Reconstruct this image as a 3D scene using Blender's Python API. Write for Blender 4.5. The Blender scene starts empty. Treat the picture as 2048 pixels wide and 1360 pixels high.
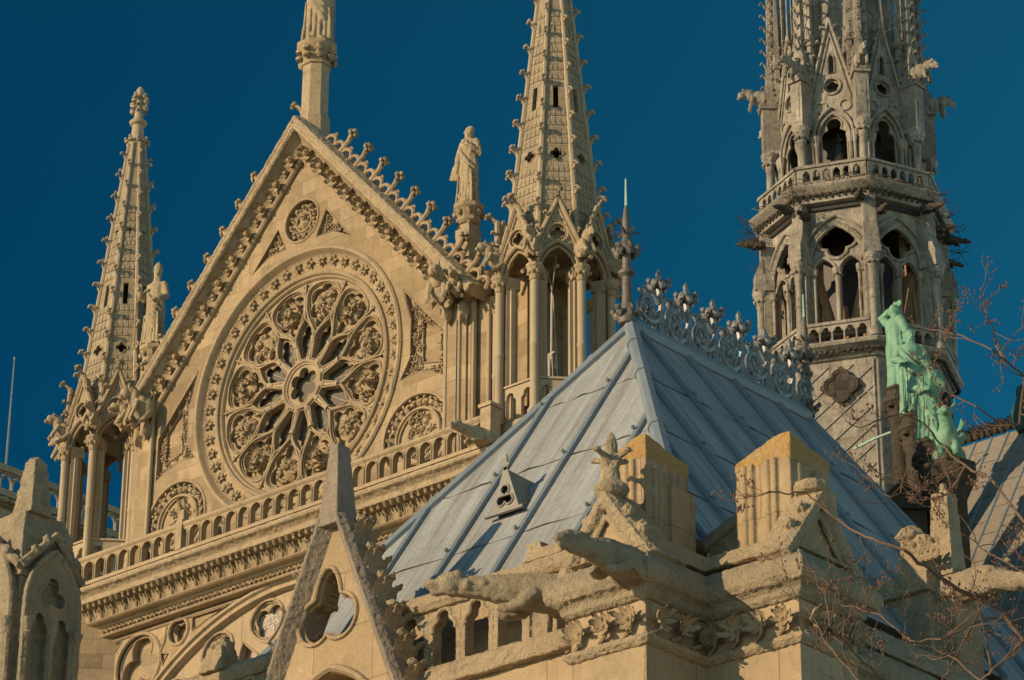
import bpy, bmesh, math, random
from math import sin, cos, pi, radians, sqrt, atan2
from mathutils import Vector, Matrix, noise
from mathutils.geometry import delaunay_2d_cdt

scene = bpy.context.scene
COL = scene.collection
random.seed(7)

# ------------------------------------------------------------------ camera
# metres; x east along the transept front, y north into the church, z up, origin in the rose centre
cam = bpy.data.cameras.new('camera'); camo = bpy.data.objects.new('camera', cam); COL.objects.link(camo)
YAW, PIT, ROL, FPX = radians(41.47434), radians(25.42064), radians(0.29725), 6355.74
EYE = Vector((58.72116, -57.21185, -37.51712))
fwd = Vector((-sin(YAW)*cos(PIT), cos(YAW)*cos(PIT), sin(PIT)))
_r = Vector((cos(YAW), sin(YAW), 0)); _u = _r.cross(fwd)
rgt = _r*cos(ROL) + _u*sin(ROL); upv = -_r*sin(ROL) + _u*cos(ROL)
camo.matrix_world = Matrix((( rgt.x, upv.x, -fwd.x, EYE.x), (rgt.y, upv.y, -fwd.y, EYE.y), (rgt.z, upv.z, -fwd.z, EYE.z), (0,0,0,1)))
cam.sensor_width = 36; cam.lens = FPX/2048*36; cam.clip_start = .5; cam.clip_end = 2500
scene.camera = camo

# ------------------------------------------------------------------ sky and sun
SUN_AZ, SUN_EL = radians(22), radians(16)          # west of south, height
w = bpy.data.worlds.new('World'); scene.world = w; w.use_nodes = True
nt = w.node_tree; bg = nt.nodes['Background']
sky = nt.nodes.new('ShaderNodeTexSky'); sky.sky_type = 'NISHITA'; sky.sun_disc = False
sky.sun_elevation = SUN_EL; sky.sun_rotation = pi + SUN_AZ
sky.altitude = 2500; sky.air_density = 1.0; sky.dust_density = .2; sky.ozone_density = 4.0
def _mx(blend, f, a, b):
    n = nt.nodes.new('ShaderNodeMix'); n.data_type = 'RGBA'; n.blend_type = blend
    for i, v in ((0, f), (6, a), (7, b)):
        if isinstance(v, tuple): n.inputs[i].default_value = (*v, 1)
        elif isinstance(v, (int, float)): n.inputs[i].default_value = v
        else: nt.links.new(v, n.inputs[i])
    return n.outputs[2]
def _mr(v, a, b, lo, hi):
    n = nt.nodes.new('ShaderNodeMapRange')
    for i, q in ((1, a), (2, b), (3, lo), (4, hi)): n.inputs[i].default_value = q
    nt.links.new(v, n.inputs[0]); return n.outputs[0]
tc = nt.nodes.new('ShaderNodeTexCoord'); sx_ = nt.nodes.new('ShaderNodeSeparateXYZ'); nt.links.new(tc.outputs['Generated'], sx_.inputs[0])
# deep polarised blue high up and in the west, paler towards the north-east; horizon glow added below the view to fill shade
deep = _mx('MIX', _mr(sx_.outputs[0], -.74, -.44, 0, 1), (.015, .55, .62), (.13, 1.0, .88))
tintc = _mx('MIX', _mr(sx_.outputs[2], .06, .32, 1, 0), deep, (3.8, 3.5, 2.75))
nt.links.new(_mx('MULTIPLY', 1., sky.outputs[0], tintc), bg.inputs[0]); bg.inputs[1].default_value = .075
sl = bpy.data.lights.new('sun', 'SUN'); so = bpy.data.objects.new('sun', sl); COL.objects.link(so)
sl.energy = 4.75; sl.angle = radians(.5); sl.color = (1, .725, .45)
sd = Vector((-sin(SUN_AZ)*cos(SUN_EL), -cos(SUN_AZ)*cos(SUN_EL), sin(SUN_EL)))
so.rotation_euler = sd.to_track_quat('Z', 'Y').to_euler(); so.location = sd*200
scene.view_settings.view_transform = 'Standard'; scene.view_settings.look = 'None'
scene.view_settings.exposure = 0; scene.view_settings.gamma = 1

# ------------------------------------------------------------------ mesh builder
def _ico(sub):
    bm = bmesh.new(); bmesh.ops.create_icosphere(bm, subdivisions=sub, radius=1)
    r = [v.co.copy() for v in bm.verts], [tuple(v.index for v in f.verts) for f in bm.faces]; bm.free(); return r
ICO = {1: _ico(1), 2: _ico(2), 3: _ico(3)}
def T(x, y, z): return Matrix.Translation((x, y, z))
def RZ(a): return Matrix.Rotation(a, 4, 'Z')
def RX(a): return Matrix.Rotation(a, 4, 'X')
def RY(a): return Matrix.Rotation(a, 4, 'Y')
def SC(x, y=None, z=None): return Matrix.Diagonal((x, x if y is None else y, x if z is None else z, 1))
def fr(x, y, z, az=0, tilt=0): return T(x, y, z) @ RZ(az) @ RX(-tilt)

class MB:
    def __init__(s, M=None): s.v = []; s.f = []; s.T = M or Matrix.Identity(4)
    def add(s, vs, fs):
        o = len(s.v); M = s.T
        s.v += [tuple(M @ Vector(v)) for v in vs]; s.f += [tuple(i+o for i in f) for f in fs]
    def box(s, x0, x1, y0, y1, z0, z1):
        s.add([(x0,y0,z0),(x1,y0,z0),(x1,y1,z0),(x0,y1,z0),(x0,y0,z1),(x1,y0,z1),(x1,y1,z1),(x0,y1,z1)],
              [(0,3,2,1),(4,5,6,7),(0,1,5,4),(1,2,6,5),(2,3,7,6),(3,0,4,7)])
    def taper(s, x0, x1, y0, y1, z0, a, b, z1, sx=0, sy=0):       # box whose top is inset by a (x) and b (y), shifted
        s.add([(x0,y0,z0),(x1,y0,z0),(x1,y1,z0),(x0,y1,z0),(x0+a+sx,y0+b+sy,z1),(x1-a+sx,y0+b+sy,z1),(x1-a+sx,y1-b+sy,z1),(x0+a+sx,y1-b+sy,z1)],
              [(0,3,2,1),(4,5,6,7),(0,1,5,4),(1,2,6,5),(2,3,7,6),(3,0,4,7)])
    def extx(s, prof, x0, x1, m0=0, m1=0):                        # (y,z) profile run along x; mitred ends shift with depth
        n = len(prof)
        s.add([(x0+m0*y, y, z) for y, z in prof] + [(x1+m1*y, y, z) for y, z in prof],
              [tuple(range(n)), tuple(range(2*n-1, n-1, -1))] + [(i, (i+1) % n, n+(i+1) % n, n+i) for i in range(n)])
    def plate(s, outer, holes, y0, y1):                            # flat slab in x,z with real holes
        loops = [list(outer)] + [list(h) for h in holes]; flat = []; edges = []; o = 0; fs = []
        for l in loops:
            k = len(l); flat += [Vector(p) for p in l]; edges += [(o+i, o+(i+1) % k) for i in range(k)]; o += k
        vc, _e, tri, ov, _oe, _of = delaunay_2d_cdt(flat, edges, [], 0, 1e-6)
        n = len(vc)
        # keep the triangles whose centre lies inside the outline and outside every hole
        keep = []
        for t in tri:
            cx = sum(vc[i].x for i in t)/3; cz = sum(vc[i].y for i in t)/3
            if inpoly(cx, cz, loops[0]) and not any(inpoly(cx, cz, h) for h in loops[1:]): keep.append(t)
        vs = [(p.x, y0, p.y) for p in vc] + [(p.x, y1, p.y) for p in vc]
        fs += [tuple(t) for t in keep] + [tuple(i+n for i in reversed(t)) for t in keep]
        mp = {}
        for i, L_ in enumerate(ov):
            for j in L_: mp[j] = i
        o = 0
        for l in loops:
            k = len(l)
            for i in range(k):
                q, r_ = mp.get(o+i), mp.get(o+(i+1) % k)
                if q is not None and r_ is not None and q != r_: fs.append((q, r_, n+r_, n+q))
            o += k
        s.add(vs, fs)
    def tube(s, pts, r, n=6, closed=False, flat=1.0):
        pts = [Vector(p) for p in pts]; m = len(pts)
        if not isinstance(r, (list, tuple)): r = [r]*m
        vs = []; fs = []; N = None
        for i, p in enumerate(pts):
            a = pts[i-1] if (i > 0 or closed) else p; b = pts[(i+1) % m] if (i < m-1 or closed) else p
            t = (b-a); t = t.normalized() if t.length > 1e-9 else Vector((0,0,1))
            if N is None: N = t.orthogonal().normalized()
            N = (N - t*N.dot(t)); N = N.normalized() if N.length > 1e-6 else t.orthogonal().normalized()
            B = t.cross(N)
            vs += [tuple(p + (N*cos(2*pi*k/n)*flat + B*sin(2*pi*k/n))*r[i]) for k in range(n)]
        for i in range(m if closed else m-1):
            j = (i+1) % m
            fs += [(i*n+k, i*n+(k+1) % n, j*n+(k+1) % n, j*n+k) for k in range(n)]
        if not closed: fs += [tuple(range(n-1, -1, -1)), tuple(range((m-1)*n, m*n))]
        s.add(vs, fs)
    def lathe(s, prof, n=12, c=(0,0,0), a0=0):                     # (radius, z)
        vs = []; fs = []; m = len(prof)
        for r, z in prof: vs += [(c[0]+r*sin(a0+2*pi*k/n), c[1]-r*cos(a0+2*pi*k/n), c[2]+z) for k in range(n)]
        for i in range(m-1): fs += [(i*n+k, i*n+(k+1) % n, (i+1)*n+(k+1) % n, (i+1)*n+k) for k in range(n)]
        fs += [tuple(range(n-1, -1, -1)), tuple(range((m-1)*n, m*n))]
        s.add(vs, fs)
    def blob(s, c, r, sub=1, amp=0., seed=0, R=None):
        if not isinstance(r, (list, tuple)): r = (r, r, r)
        vs, fs = ICO[sub]; out = []
        for v in vs:
            k = 1 + amp*noise.noise(v*1.9 + Vector((seed*3.1, seed*1.7, seed)))
            p = Vector((v.x*r[0]*k, v.y*r[1]*k, v.z*r[2]*k))
            if R: p = R @ p
            out.append((p.x+c[0], p.y+c[1], p.z+c[2]))
        s.add(out, fs)
    def leaf(s, c, d, up, L, wd, curl=.4, th=.0):                  # a lobed leaf that bends back at its tip
        d = Vector(d).normalized(); up = Vector(up); up = (up - d*up.dot(d)).normalized(); sd_ = d.cross(up); c = Vector(c)
        ws = [.25, .8, .55, 1.0, .6, .75, .12]; vs = []; fs = []; m = len(ws)
        for i, k in enumerate(ws):
            t = i/(m-1); p = c + d*L*(t - .25*curl*t*t) + up*L*curl*(t*t*.9 - t*.25)
            vs += [p - sd_*wd*k*.5 + up*wd*.10, p + up*wd*.28*(1-t), p + sd_*wd*k*.5 + up*wd*.10, p - up*(.10*wd+th)]
        for i in range(m-1):
            a = i*4; b = a+4
            fs += [(a, a+1, b+1, b), (a+1, a+2, b+2, b+1), (a+2, a+3, b+3, b+2), (a+3, a, b, b+3)]
        fs += [(0, 3, 2, 1), (m*4-4, m*4-3, m*4-2, m*4-1)]
        s.add(vs, fs)
    def mesh(s, name, smooth=True, ang=38):
        me = bpy.data.meshes.new(name); me.from_pydata(s.v, [], s.f)
        bm = bmesh.new(); bm.from_mesh(me); bmesh.ops.recalc_face_normals(bm, faces=bm.faces); bm.to_mesh(me); bm.free()
        if smooth: me.shade_smooth(); me.set_sharp_from_angle(angle=radians(ang))
        return me

MCOPY = {}
WM = {}                                                            # world matrix of every object built
def put(name, me, mat, parent=None, M=None, smooth=True, ang=38):
    if isinstance(me, MB): me = me.mesh(name, smooth, ang)
    if mat:
        if not me.materials: me.materials.append(mat)
        elif me.materials[0] != mat:
            k = (me.name, mat.name)
            if k not in MCOPY: c = me.copy(); c.materials[0] = mat; MCOPY[k] = c
            me = MCOPY[k]
    o = bpy.data.objects.new(name, me); COL.objects.link(o)
    M = M or Matrix.Identity(4); WM[o] = M
    if parent:
        o.parent = parent; o.matrix_parent_inverse = WM[parent].inverted()
    o.matrix_basis = M
    return o
def tag(o, label, cat, group=None, kind=None):
    if label: o['label'] = label
    if cat: o['category'] = cat
    if group: o['group'] = group
    if kind: o['kind'] = kind
    return o
def thing(name, label, cat, loc=(0,0,0), group=None):
    o = bpy.data.objects.new(name, None); COL.objects.link(o); o.location = loc; o.empty_display_size = .2
    WM[o] = T(*loc)
    return tag(o, label, cat, group)
TEX = {}
def rough(o, vs=.03, amp=.05, size=.25):                            # worn, chipped masonry: voxel skin pushed by a procedural cloud pattern
    vs = max(.013, vs*.6); amp *= .8; size *= .42
    if (size,) not in TEX:
        t = bpy.data.textures.new('wear', 'CLOUDS'); t.noise_scale = size; t.noise_depth = 4; TEX[(size,)] = t
    r = o.modifiers.new('carve', 'REMESH'); r.mode = 'VOXEL'; r.voxel_size = vs; r.use_smooth_shade = False
    d = o.modifiers.new('wear', 'DISPLACE'); d.texture = TEX[(size,)]; d.texture_coords = 'GLOBAL'; d.strength = amp; d.mid_level = .52
    return o
def struct(name, mb, mat): return tag(put(name, mb, mat), None, None, None, 'structure')

# ------------------------------------------------------------------ outlines in x,z
def circ(cx, cz, r, n=48, a0=0., a1=2*pi, end=False):
    m = n if not end else n+1
    return [(cx + r*sin(a0+(a1-a0)*i/n), cz + r*cos(a0+(a1-a0)*i/n)) for i in range(m)]
def lobed(cx, cz, lobes, n=72, a0=0., a1=2*pi, end=False):         # outline of a union of circles seen from (cx,cz)
    out = []
    for i in range(n + (1 if end else 0)):
        a = a0 + (a1-a0)*i/n; dx, dz = sin(a), cos(a); best = .001
        for (x, z, r) in lobes:
            b = dx*x + dz*z; q = b*b - (x*x + z*z - r*r)
            if q >= 0: best = max(best, b + sqrt(q))
        out.append((cx + dx*best, cz + dz*best))
    return out
def foil(cx, cz, k, d, r, rot=0., n=80):
    return lobed(cx, cz, [(d*sin(rot+2*pi*i/k), d*cos(rot+2*pi*i/k), r) for i in range(k)], n)
def parch(cx, zb, zs, w, k=1.15, n=9, foot=True):                  # pointed arch: half width w, springing zs, radius k*2w
    R = k*2*w; ap = math.acos((R-w)/R); out = []
    for i in range(n+1): a = ap*i/n; out.append((cx - w + R - R*cos(a), zs + R*sin(a)))
    out += [(2*cx - x, z) for x, z in reversed(out[:-1])]
    return ([(cx-w, zb)] + out + [(cx+w, zb)]) if foot else out
def carch(cx, zb, zs, w, h, n=30, foot=True):                      # trefoil headed arch of rise h
    lob = [(-.46*w, .12*h, .56*w), (.46*w, .12*h, .56*w), (0, .56*h, .44*h if h < 1.6*w else .6*w)]
    top = [(max(cx-w, min(cx+w, x)), z) for x, z in lobed(cx, zs+.12*h, lob, n, -pi*.5, pi*.5, True)]
    return ([(cx-w, zb)] + top + [(cx+w, zb)]) if foot else top
def at_y(pts, y): return [(x, y, z) for x, z in pts]
def thick(pts, d):                                                 # crude outward offset of a closed outline
    cx = sum(p[0] for p in pts)/len(pts); cz = sum(p[1] for p in pts)/len(pts); out = []
    for x, z in pts:
        l = sqrt((x-cx)**2+(z-cz)**2) or 1; out.append((x+(x-cx)/l*d, z+(z-cz)/l*d))
    return out
def inpoly(x, z, P):
    c = False; j = len(P)-1
    for i in range(len(P)):
        if (P[i][1] > z) != (P[j][1] > z) and x < (P[j][0]-P[i][0])*(z-P[i][1])/(P[j][1]-P[i][1])+P[i][0]: c = not c
        j = i
    return c
def foliage(mb, P, y, size, n, seed=1, relief=.6, hole=None):      # carved leaves crowding a panel outline
    rnd = random.Random(seed); xs = [p[0] for p in P]; zs = [p[1] for p in P]; k = 0; tries = 0
    while k < n and tries < n*30:
        tries += 1; x = rnd.uniform(min(xs), max(xs)); z = rnd.uniform(min(zs), max(zs))
        if not inpoly(x, z, P) or (hole and inpoly(x, z, hole)): continue
        k += 1; a = rnd.uniform(0, 2*pi); s_ = size*rnd.uniform(.7, 1.3)
        for j in range(5):
            b = a + j*2*pi/5; mb.blob((x+cos(b)*s_*.55, y-s_*relief*rnd.uniform(.1, .6), z+sin(b)*s_*.55), (s_*.42, s_*.30, s_*.22), 1, .3, k+j, RY(-b))
        mb.blob((x, y-s_*relief*.7, z), s_*.26, 1, .3, k)

# ------------------------------------------------------------------ materials
def N(nt, t, **kw):
    n = nt.nodes.new(t)
    for k, v in kw.items(): setattr(n, k, v)
    return n
def base_mat(name):
    m = bpy.data.materials.new(name); m.use_nodes = True; nt = m.node_tree; b = nt.nodes['Principled BSDF']
    return m, nt, b, nt.links.new
def noise_node(nt, L, vec, scale, detail=6, rough=.6, mul=None):
    n = N(nt, 'ShaderNodeTexNoise'); n.inputs['Scale'].default_value = scale; n.inputs['Detail'].default_value = detail; n.inputs['Roughness'].default_value = rough
    if mul:
        mp = N(nt, 'ShaderNodeMapping'); mp.inputs['Scale'].default_value = mul; L(vec, mp.inputs[0]); vec = mp.outputs[0]
    L(vec, n.inputs['Vector']); return n.outputs[0]
def ramp(nt, L, fac, a, b, lo=0., hi=1.):
    n = N(nt, 'ShaderNodeMapRange'); n.inputs[1].default_value = a; n.inputs[2].default_value = b; n.inputs[3].default_value = lo; n.inputs[4].default_value = hi
    L(fac, n.inputs[0]); return n.outputs[0]
def mix(nt, L, fac, a, b, mode='MIX'):
    n = N(nt, 'ShaderNodeMix'); n.data_type = 'RGBA'; n.blend_type = mode
    for i, v in ((0, fac), (6, a), (7, b)):
        if isinstance(v, (int, float)): n.inputs[i].default_value = v
        elif isinstance(v, tuple): n.inputs[i].default_value = (*v, 1)
        else: L(v, n.inputs[i])
    return n.outputs[2]
def stone(name, c1, c2, dark, stain=.5, streak=.35, block=None, bump=.5, fine=1., lichen=None, spec=.2, rough=.9, gscale=1., bev=.02, run=None, grain=.42):
    m, nt, b, L = base_mat(name)
    P = N(nt, 'ShaderNodeNewGeometry').outputs['Position']
    col = mix(nt, L, ramp(nt, L, noise_node(nt, L, P, .55*gscale, 5), .35, .65), c1, c2)
    if block:
        bw, bh, jit = block
        g = N(nt, 'ShaderNodeNewGeometry'); sp = N(nt, 'ShaderNodeSeparateXYZ'); L(g.outputs['Position'], sp.inputs[0])
        sn = N(nt, 'ShaderNodeSeparateXYZ'); L(g.outputs['True Normal'], sn.inputs[0])
        ab = N(nt, 'ShaderNodeMath', operation='ABSOLUTE'); L(sn.outputs[0], ab.inputs[0])
        gt = N(nt, 'ShaderNodeMath', operation='GREATER_THAN'); L(ab.outputs[0], gt.inputs[0]); gt.inputs[1].default_value = .72
        mx = N(nt, 'ShaderNodeMix'); L(gt.outputs[0], mx.inputs[0]); L(sp.outputs[0], mx.inputs[2]); L(sp.outputs[1], mx.inputs[3])
        cb = N(nt, 'ShaderNodeCombineXYZ'); L(mx.outputs[0], cb.inputs[0]); L(sp.outputs[2], cb.inputs[1])
        wob = N(nt, 'ShaderNodeVectorMath', operation='ADD'); L(cb.outputs[0], wob.inputs[0])
        wn = N(nt, 'ShaderNodeTexNoise'); wn.inputs['Scale'].default_value = 1.3; L(P, wn.inputs['Vector'])
        ws = N(nt, 'ShaderNodeVectorMath', operation='SCALE'); L(wn.outputs['Color'], ws.inputs[0]); ws.inputs[3].default_value = .06
        L(ws.outputs[0], wob.inputs[1])
        br = N(nt, 'ShaderNodeTexBrick'); L(wob.outputs[0], br.inputs['Vector'])
        br.inputs['Scale'].default_value = 1; br.inputs['Brick Width'].default_value = bw; br.inputs['Row Height'].default_value = bh
        br.inputs['Mortar Size'].default_value = .012; br.inputs['Mortar Smooth'].default_value = .4; br.inputs['Bias'].default_value = 0
        br.inputs['Color1'].default_value = (1-jit, 1-jit*1.05, 1-jit*1.2, 1); br.inputs['Color2'].default_value = (1, 1, 1, 1); br.inputs['Mortar'].default_value = (.50, .46, .40, 1)
        col = mix(nt, L, 1., col, br.outputs[0], 'MULTIPLY')
    if stain: col = mix(nt, L, ramp(nt, L, noise_node(nt, L, P, 1.9*gscale, 9, .72), .5, .72, 0, stain), col, dark)
    if streak: col = mix(nt, L, ramp(nt, L, noise_node(nt, L, P, 1.6*gscale, 6, .65, (2.6, 2.6, .28)), .52, .75, 0, streak), col, tuple(x*.8 for x in dark))
    if run:                                                        # rust and dust run-off lines down a roof slope
        sn2 = N(nt, 'ShaderNodeSeparateXYZ'); L(N(nt, 'ShaderNodeNewGeometry').outputs['True Normal'], sn2.inputs[0])
        a2 = N(nt, 'ShaderNodeMath', operation='ABSOLUTE'); L(sn2.outputs[0], a2.inputs[0]); g2 = N(nt, 'ShaderNodeMath', operation='GREATER_THAN'); L(a2.outputs[0], g2.inputs[0]); g2.inputs[1].default_value = .3
        mm = N(nt, 'ShaderNodeMix'); L(g2.outputs[0], mm.inputs[0]); L(noise_node(nt, L, P, 1., 7, .7, (7, .35, .25)), mm.inputs[2]); L(noise_node(nt, L, P, 1., 7, .7, (.35, 7, .25)), mm.inputs[3])
        col = mix(nt, L, ramp(nt, L, mm.outputs[0], .48, .72, 0, run[1]), col, run[0]); col = mix(nt, L, ramp(nt, L, mm.outputs[0], .46, .26, 0, run[1]*.8), col, run[2])
    if lichen:
        lc, amt = lichen; col = mix(nt, L, ramp(nt, L, noise_node(nt, L, P, 4.3, 8, .75), .53, .66, 0, amt), col, lc)
    f = noise_node(nt, L, P, 26*fine, 4, .7)
    col = mix(nt, L, ramp(nt, L, f, .32, .66, .0, grain), col, tuple(x*.62 for x in c2))
    L(col, b.inputs['Base Color']); b.inputs['Roughness'].default_value = rough; b.inputs['Specular IOR Level'].default_value = spec
    bp = N(nt, 'ShaderNodeBump'); bp.inputs['Strength'].default_value = bump; bp.inputs['Distance'].default_value = .05
    hs = N(nt, 'ShaderNodeMath', operation='ADD'); L(noise_node(nt, L, P, 7*fine, 8, .7), hs.inputs[0]); L(f, hs.inputs[1]); L(hs.outputs[0], bp.inputs['Height'])
    if bev:
        bv = N(nt, 'ShaderNodeBevel', samples=3); bv.inputs[0].default_value = bev; L(bv.outputs[0], bp.inputs['Normal'])
    L(bp.outputs[0], b.inputs['Normal'])
    return m
def plain(name, c, rough=.6, metal=0., vary=.3, spec=.4, scale=6., bump=.2):
    m, nt, b, L = base_mat(name); P = N(nt, 'ShaderNodeNewGeometry').outputs['Position']
    f = noise_node(nt, L, P, scale, 7, .7)
    L(mix(nt, L, ramp(nt, L, f, .35, .7, 0, vary*2), c, tuple(x*.45 for x in c)), b.inputs['Base Color'])
    b.inputs['Roughness'].default_value = rough; b.inputs['Metallic'].default_value = metal; b.inputs['Specular IOR Level'].default_value = spec
    bp = N(nt, 'ShaderNodeBump'); bp.inputs['Strength'].default_value = bump; bp.inputs['Distance'].default_value = .03; L(f, bp.inputs['Height']); L(bp.outputs[0], b.inputs['Normal'])
    return m

ASH = stone('ashlar', (.56,.42,.24), (.40,.31,.20), (.17,.135,.095), .55, .6, (1.05,.46,.42), .45, 1., ((.60,.50,.33), .4), grain=.55)
LEADW = stone('warm_lead', (.33,.29,.23), (.25,.22,.18), (.13,.12,.10), .5, .5, None, .3, 1.2, None, .4, .55, bev=0)
VENT = stone('vent_lead', (.31,.295,.25), (.25,.24,.20), (.13,.13,.11), .5, .4, None, .3, 1.2, None, .4, .55)
CARVE = stone('carved_stone', (.49,.385,.24), (.40,.31,.19), (.15,.12,.08), .6, .3, None, .6, 1.3)
MOULD = stone('moulded_stone', (.51,.40,.255), (.42,.33,.21), (.15,.125,.09), .6, .45, (1.3,5.,.15), .45)
TURRET = stone('turret_stone', (.48,.395,.265), (.39,.325,.22), (.18,.155,.115), .5, .45, (.34,.26,.16), .6, 1.2)
SHAFT = stone('shaft_stone', (.49,.40,.265), (.42,.34,.23), (.22,.185,.14), .35, .4, None, .3)
WORN = stone('worn_stone', (.66,.53,.34), (.54,.43,.275), (.19,.165,.12), .75, .2, None, 1., 1.5, ((.70,.59,.37), .6), gscale=1.9, bev=0, grain=.55)
CRUST = stone('crusted_stone', (.60,.50,.335), (.46,.39,.265), (.15,.14,.105), .8, .2, None, 1., 1.5, ((.70,.59,.36), .75), gscale=1.9, bev=0, grain=.55)
FRONT = stone('foreground_ashlar', (.55,.42,.25), (.45,.35,.22), (.19,.15,.10), .55, .6, (1.15,.85,.2), .45, 1.3, ((.60,.50,.33), .4), grain=.55)
OCHRE = stone('ochre_stone', (.60,.40,.16), (.54,.34,.13), (.32,.25,.14), .6, .1, None, .9, 1.2, ((.58,.47,.30), .85), gscale=2.4, bev=0, grain=.5)
LEAD = stone('lead_sheet', (.40,.43,.43), (.32,.35,.355), (.20,.19,.17), .4, .2, None, .6, 1.0, ((.40,.42,.42), .35), .35, .6, bev=0, run=((.16,.135,.11), .9, (.55,.59,.59)))
ROLL = stone('lead_roll', (.26,.31,.34), (.20,.25,.28), (.14,.15,.15), .3, .2, None, .25, 1.4, None, .45, .5, bev=0)
FLECHE = stone('weathered_lead', (.50,.45,.365), (.31,.28,.225), (.034,.032,.030), .92, .95, (.8,.9,.35), .5, 1., ((.55,.51,.42), .45), .4, .55, 2.4)
ZINC = plain('dull_zinc', (.30,.31,.30), .5, .3, .5, .5, 9)
GREYST = stone('grey_coping_stone', (.46,.39,.30), (.37,.315,.245), (.17,.15,.12), .7, .3, None, .8, 1.5, ((.58,.50,.36), .4), gscale=1.9, bev=0, grain=.6)
FINM = plain('dark_finial_metal', (.17,.155,.13), .6, .2, .4, .4, 9)
DARK = plain('inside_shade', (.045,.04,.035), .45, 0, .3)  # near-black that puts the shade inside openings into the colour
ROSED = plain('grey_boarding', (.15,.13,.10), .7, 0, .3, .3, 5)
SLATE = stone('dark_leadwork', (.12,.10,.075), (.085,.075,.06), (.04,.04,.035), .5, .4, (.5,.28,.3), .3)
VERD = stone('verdigris_bronze', (.265,.51,.335), (.18,.38,.25), (.06,.17,.125), .65, .6, None, .4, 1.2, ((.38,.60,.44), .5), .4, .6, 3.)
VERDD = stone('shaded_verdigris', (.045,.12,.10), (.035,.09,.08), (.02,.05,.045), .5, .4, None, .3)  # verdigris darkened: the shade on the figure is in the colour
BRONZE = plain('bell_bronze', (.10,.10,.08), .45, .6, .4)
TIMBER = plain('old_timber', (.36,.22,.11), .8, 0, .4)
GLAZE = plain('leaded_glass', (.44,.34,.27), .4, 0, .5, .4, 14)
BARK = plain('bark', (.20,.14,.095), .85, 0, .4, .2, 30)
BUD = plain('bud', (.19,.11,.075), .7, 0, .4, .2, 30)
CABLE = plain('cable', (.55,.52,.45), .7, 0, .2)
PALE = plain('pale_rod', (.42,.62,.50), .5, 0, .2)
GROUND = stone('paving', (.42,.37,.29), (.36,.31,.24), (.16,.14,.11), .4, 0, None, .2, 1., None, .2, .9, bev=0)
# ------------------------------------------------------------------ the ground
g = MB(); g.box(-260, 260, -260, 260, -40.2, -39.1); struct('ground', g, GROUND)

# shared carved bits ------------------------------------------------------------
def bud_mesh(r=.13, petals=5, seed=0):                             # flower facing -y
    m = MB()
    for j in range(petals):
        a = 2*pi*j/petals + seed
        m.blob((cos(a)*r*.75, -r*.35, sin(a)*r*.75), (r*.55, r*.34, r*.36), 1, .3, j+seed, RY(-a))
    m.blob((0, -r*.75, 0), r*.42, 1, .2, seed)
    return m.mesh('bud')
def leafbunch_mesh(r=.3, seed=0):                                  # spread acanthus flower facing -y
    m = MB()
    for j in range(7):
        a = 2*pi*j/7 + seed
        m.leaf((0, 0, 0), (cos(a), -.45, sin(a)), (0, -1, 0), r*1.05, r*.62, .55)
    m.blob((0, -r*.35, 0), r*.3, 1, .3, seed)
    return m.mesh('leaf_bunch')
def crocket_mesh(h=.4):                                            # hooked leaf growing from z=0, leaning towards -y
    m = MB()
    m.tube([(0, .02, -.1*h), (0, -.18*h, .25*h), (0, -.42*h, .62*h), (0, -.72*h, .80*h)], [.22*h, .17*h, .14*h, .16*h], 6)
    m.blob((0, -.88*h, .84*h), (.30*h, .27*h, .24*h), 1, .4, 3)
    m.blob((-.2*h, -.70*h, .92*h), (.2*h, .16*h, .17*h), 1, .4, 4); m.blob((.2*h, -.70*h, .92*h), (.2*h, .16*h, .17*h), 1, .4, 5)
    m.blob((0, -1.02*h, .62*h), (.17*h, .15*h, .17*h), 1, .4, 6)
    m.leaf((0, 0, 0), (0, -.6, .9), (0, -1, .2), .75*h, .55*h, .5)
    return m.mesh('crocket')
BUDS = [bud_mesh(.17, 5, 0), bud_mesh(.16, 6, .5)]
BUNCH = [leafbunch_mesh(.34, 0), leafbunch_mesh(.24, .6), leafbunch_mesh(.34, 1.3)]
CROCK = crocket_mesh(1.)

# ------------------------------------------------------------------ transept gable
gable = thing('transept_gable', 'tall honey-coloured stone gable with a round rose of tracery between two spired turrets', 'gable', (0, 0, -39.1))
K, AP = 1.097, 7.1
TX, TZ, NX, NZ = .674, -.739, .739, .674
wall_out = [(-6.5, -4.75), (6.5, -4.75), (6.5, .15), (0, 7.3), (-6.5, .15)]
def mir(P): return [(-x, z) for x, z in reversed(P)]
rose_hole = circ(0, 0, 3.98, 96)
med = circ(0, 5.13, .66, 40)
triR = [(.98, 5.2), (.62, 4.4), (1.3, 4.38), (1.98, 4.02)]
sideR = [(4.12, 1.58), (4.42, .6), (4.42, -.6), (4.06, -1.2), (4.6, -1.12), (5.2, -1.25), (5.7, -1.5), (5.68, -.15)]
lunR = circ(4.72, -3.0, 1.2, 40)
hl = [rose_hole, med, triR, mir(triR), sideR, mir(sideR), lunR, circ(-4.72, -3.0, 1.2, 40)]
m = MB(); m.plate(wall_out, hl, 0, .2)
put('wall', m, ASH, gable)
m = MB(); m.plate(wall_out, [circ(0, 0, 3.3, 72)], .2, .75)
back = put('recess_wall', m, ASH, gable)
# moulded rims round the sunk panels
for P in (triR, mir(triR), sideR, mir(sideR)):
    m = MB(); m.tube(at_y(P, .01), .03, 5, True); put('panel_moulding', m, MOULD, gable)
m = MB(); m.tube(at_y(circ(0, 5.13, .68, 40), .0), .04, 6, True); put('panel_moulding', m, MOULD, gable)
for sx in (-1, 1):
    for r_, y in ((1.22, 0), (.80, .06)):
        m = MB(); m.tube(at_y(circ(sx*4.72, -3.0, r_, 48), y), .05, 6, True); put('panel_moulding', m, MOULD, gable)
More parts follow.
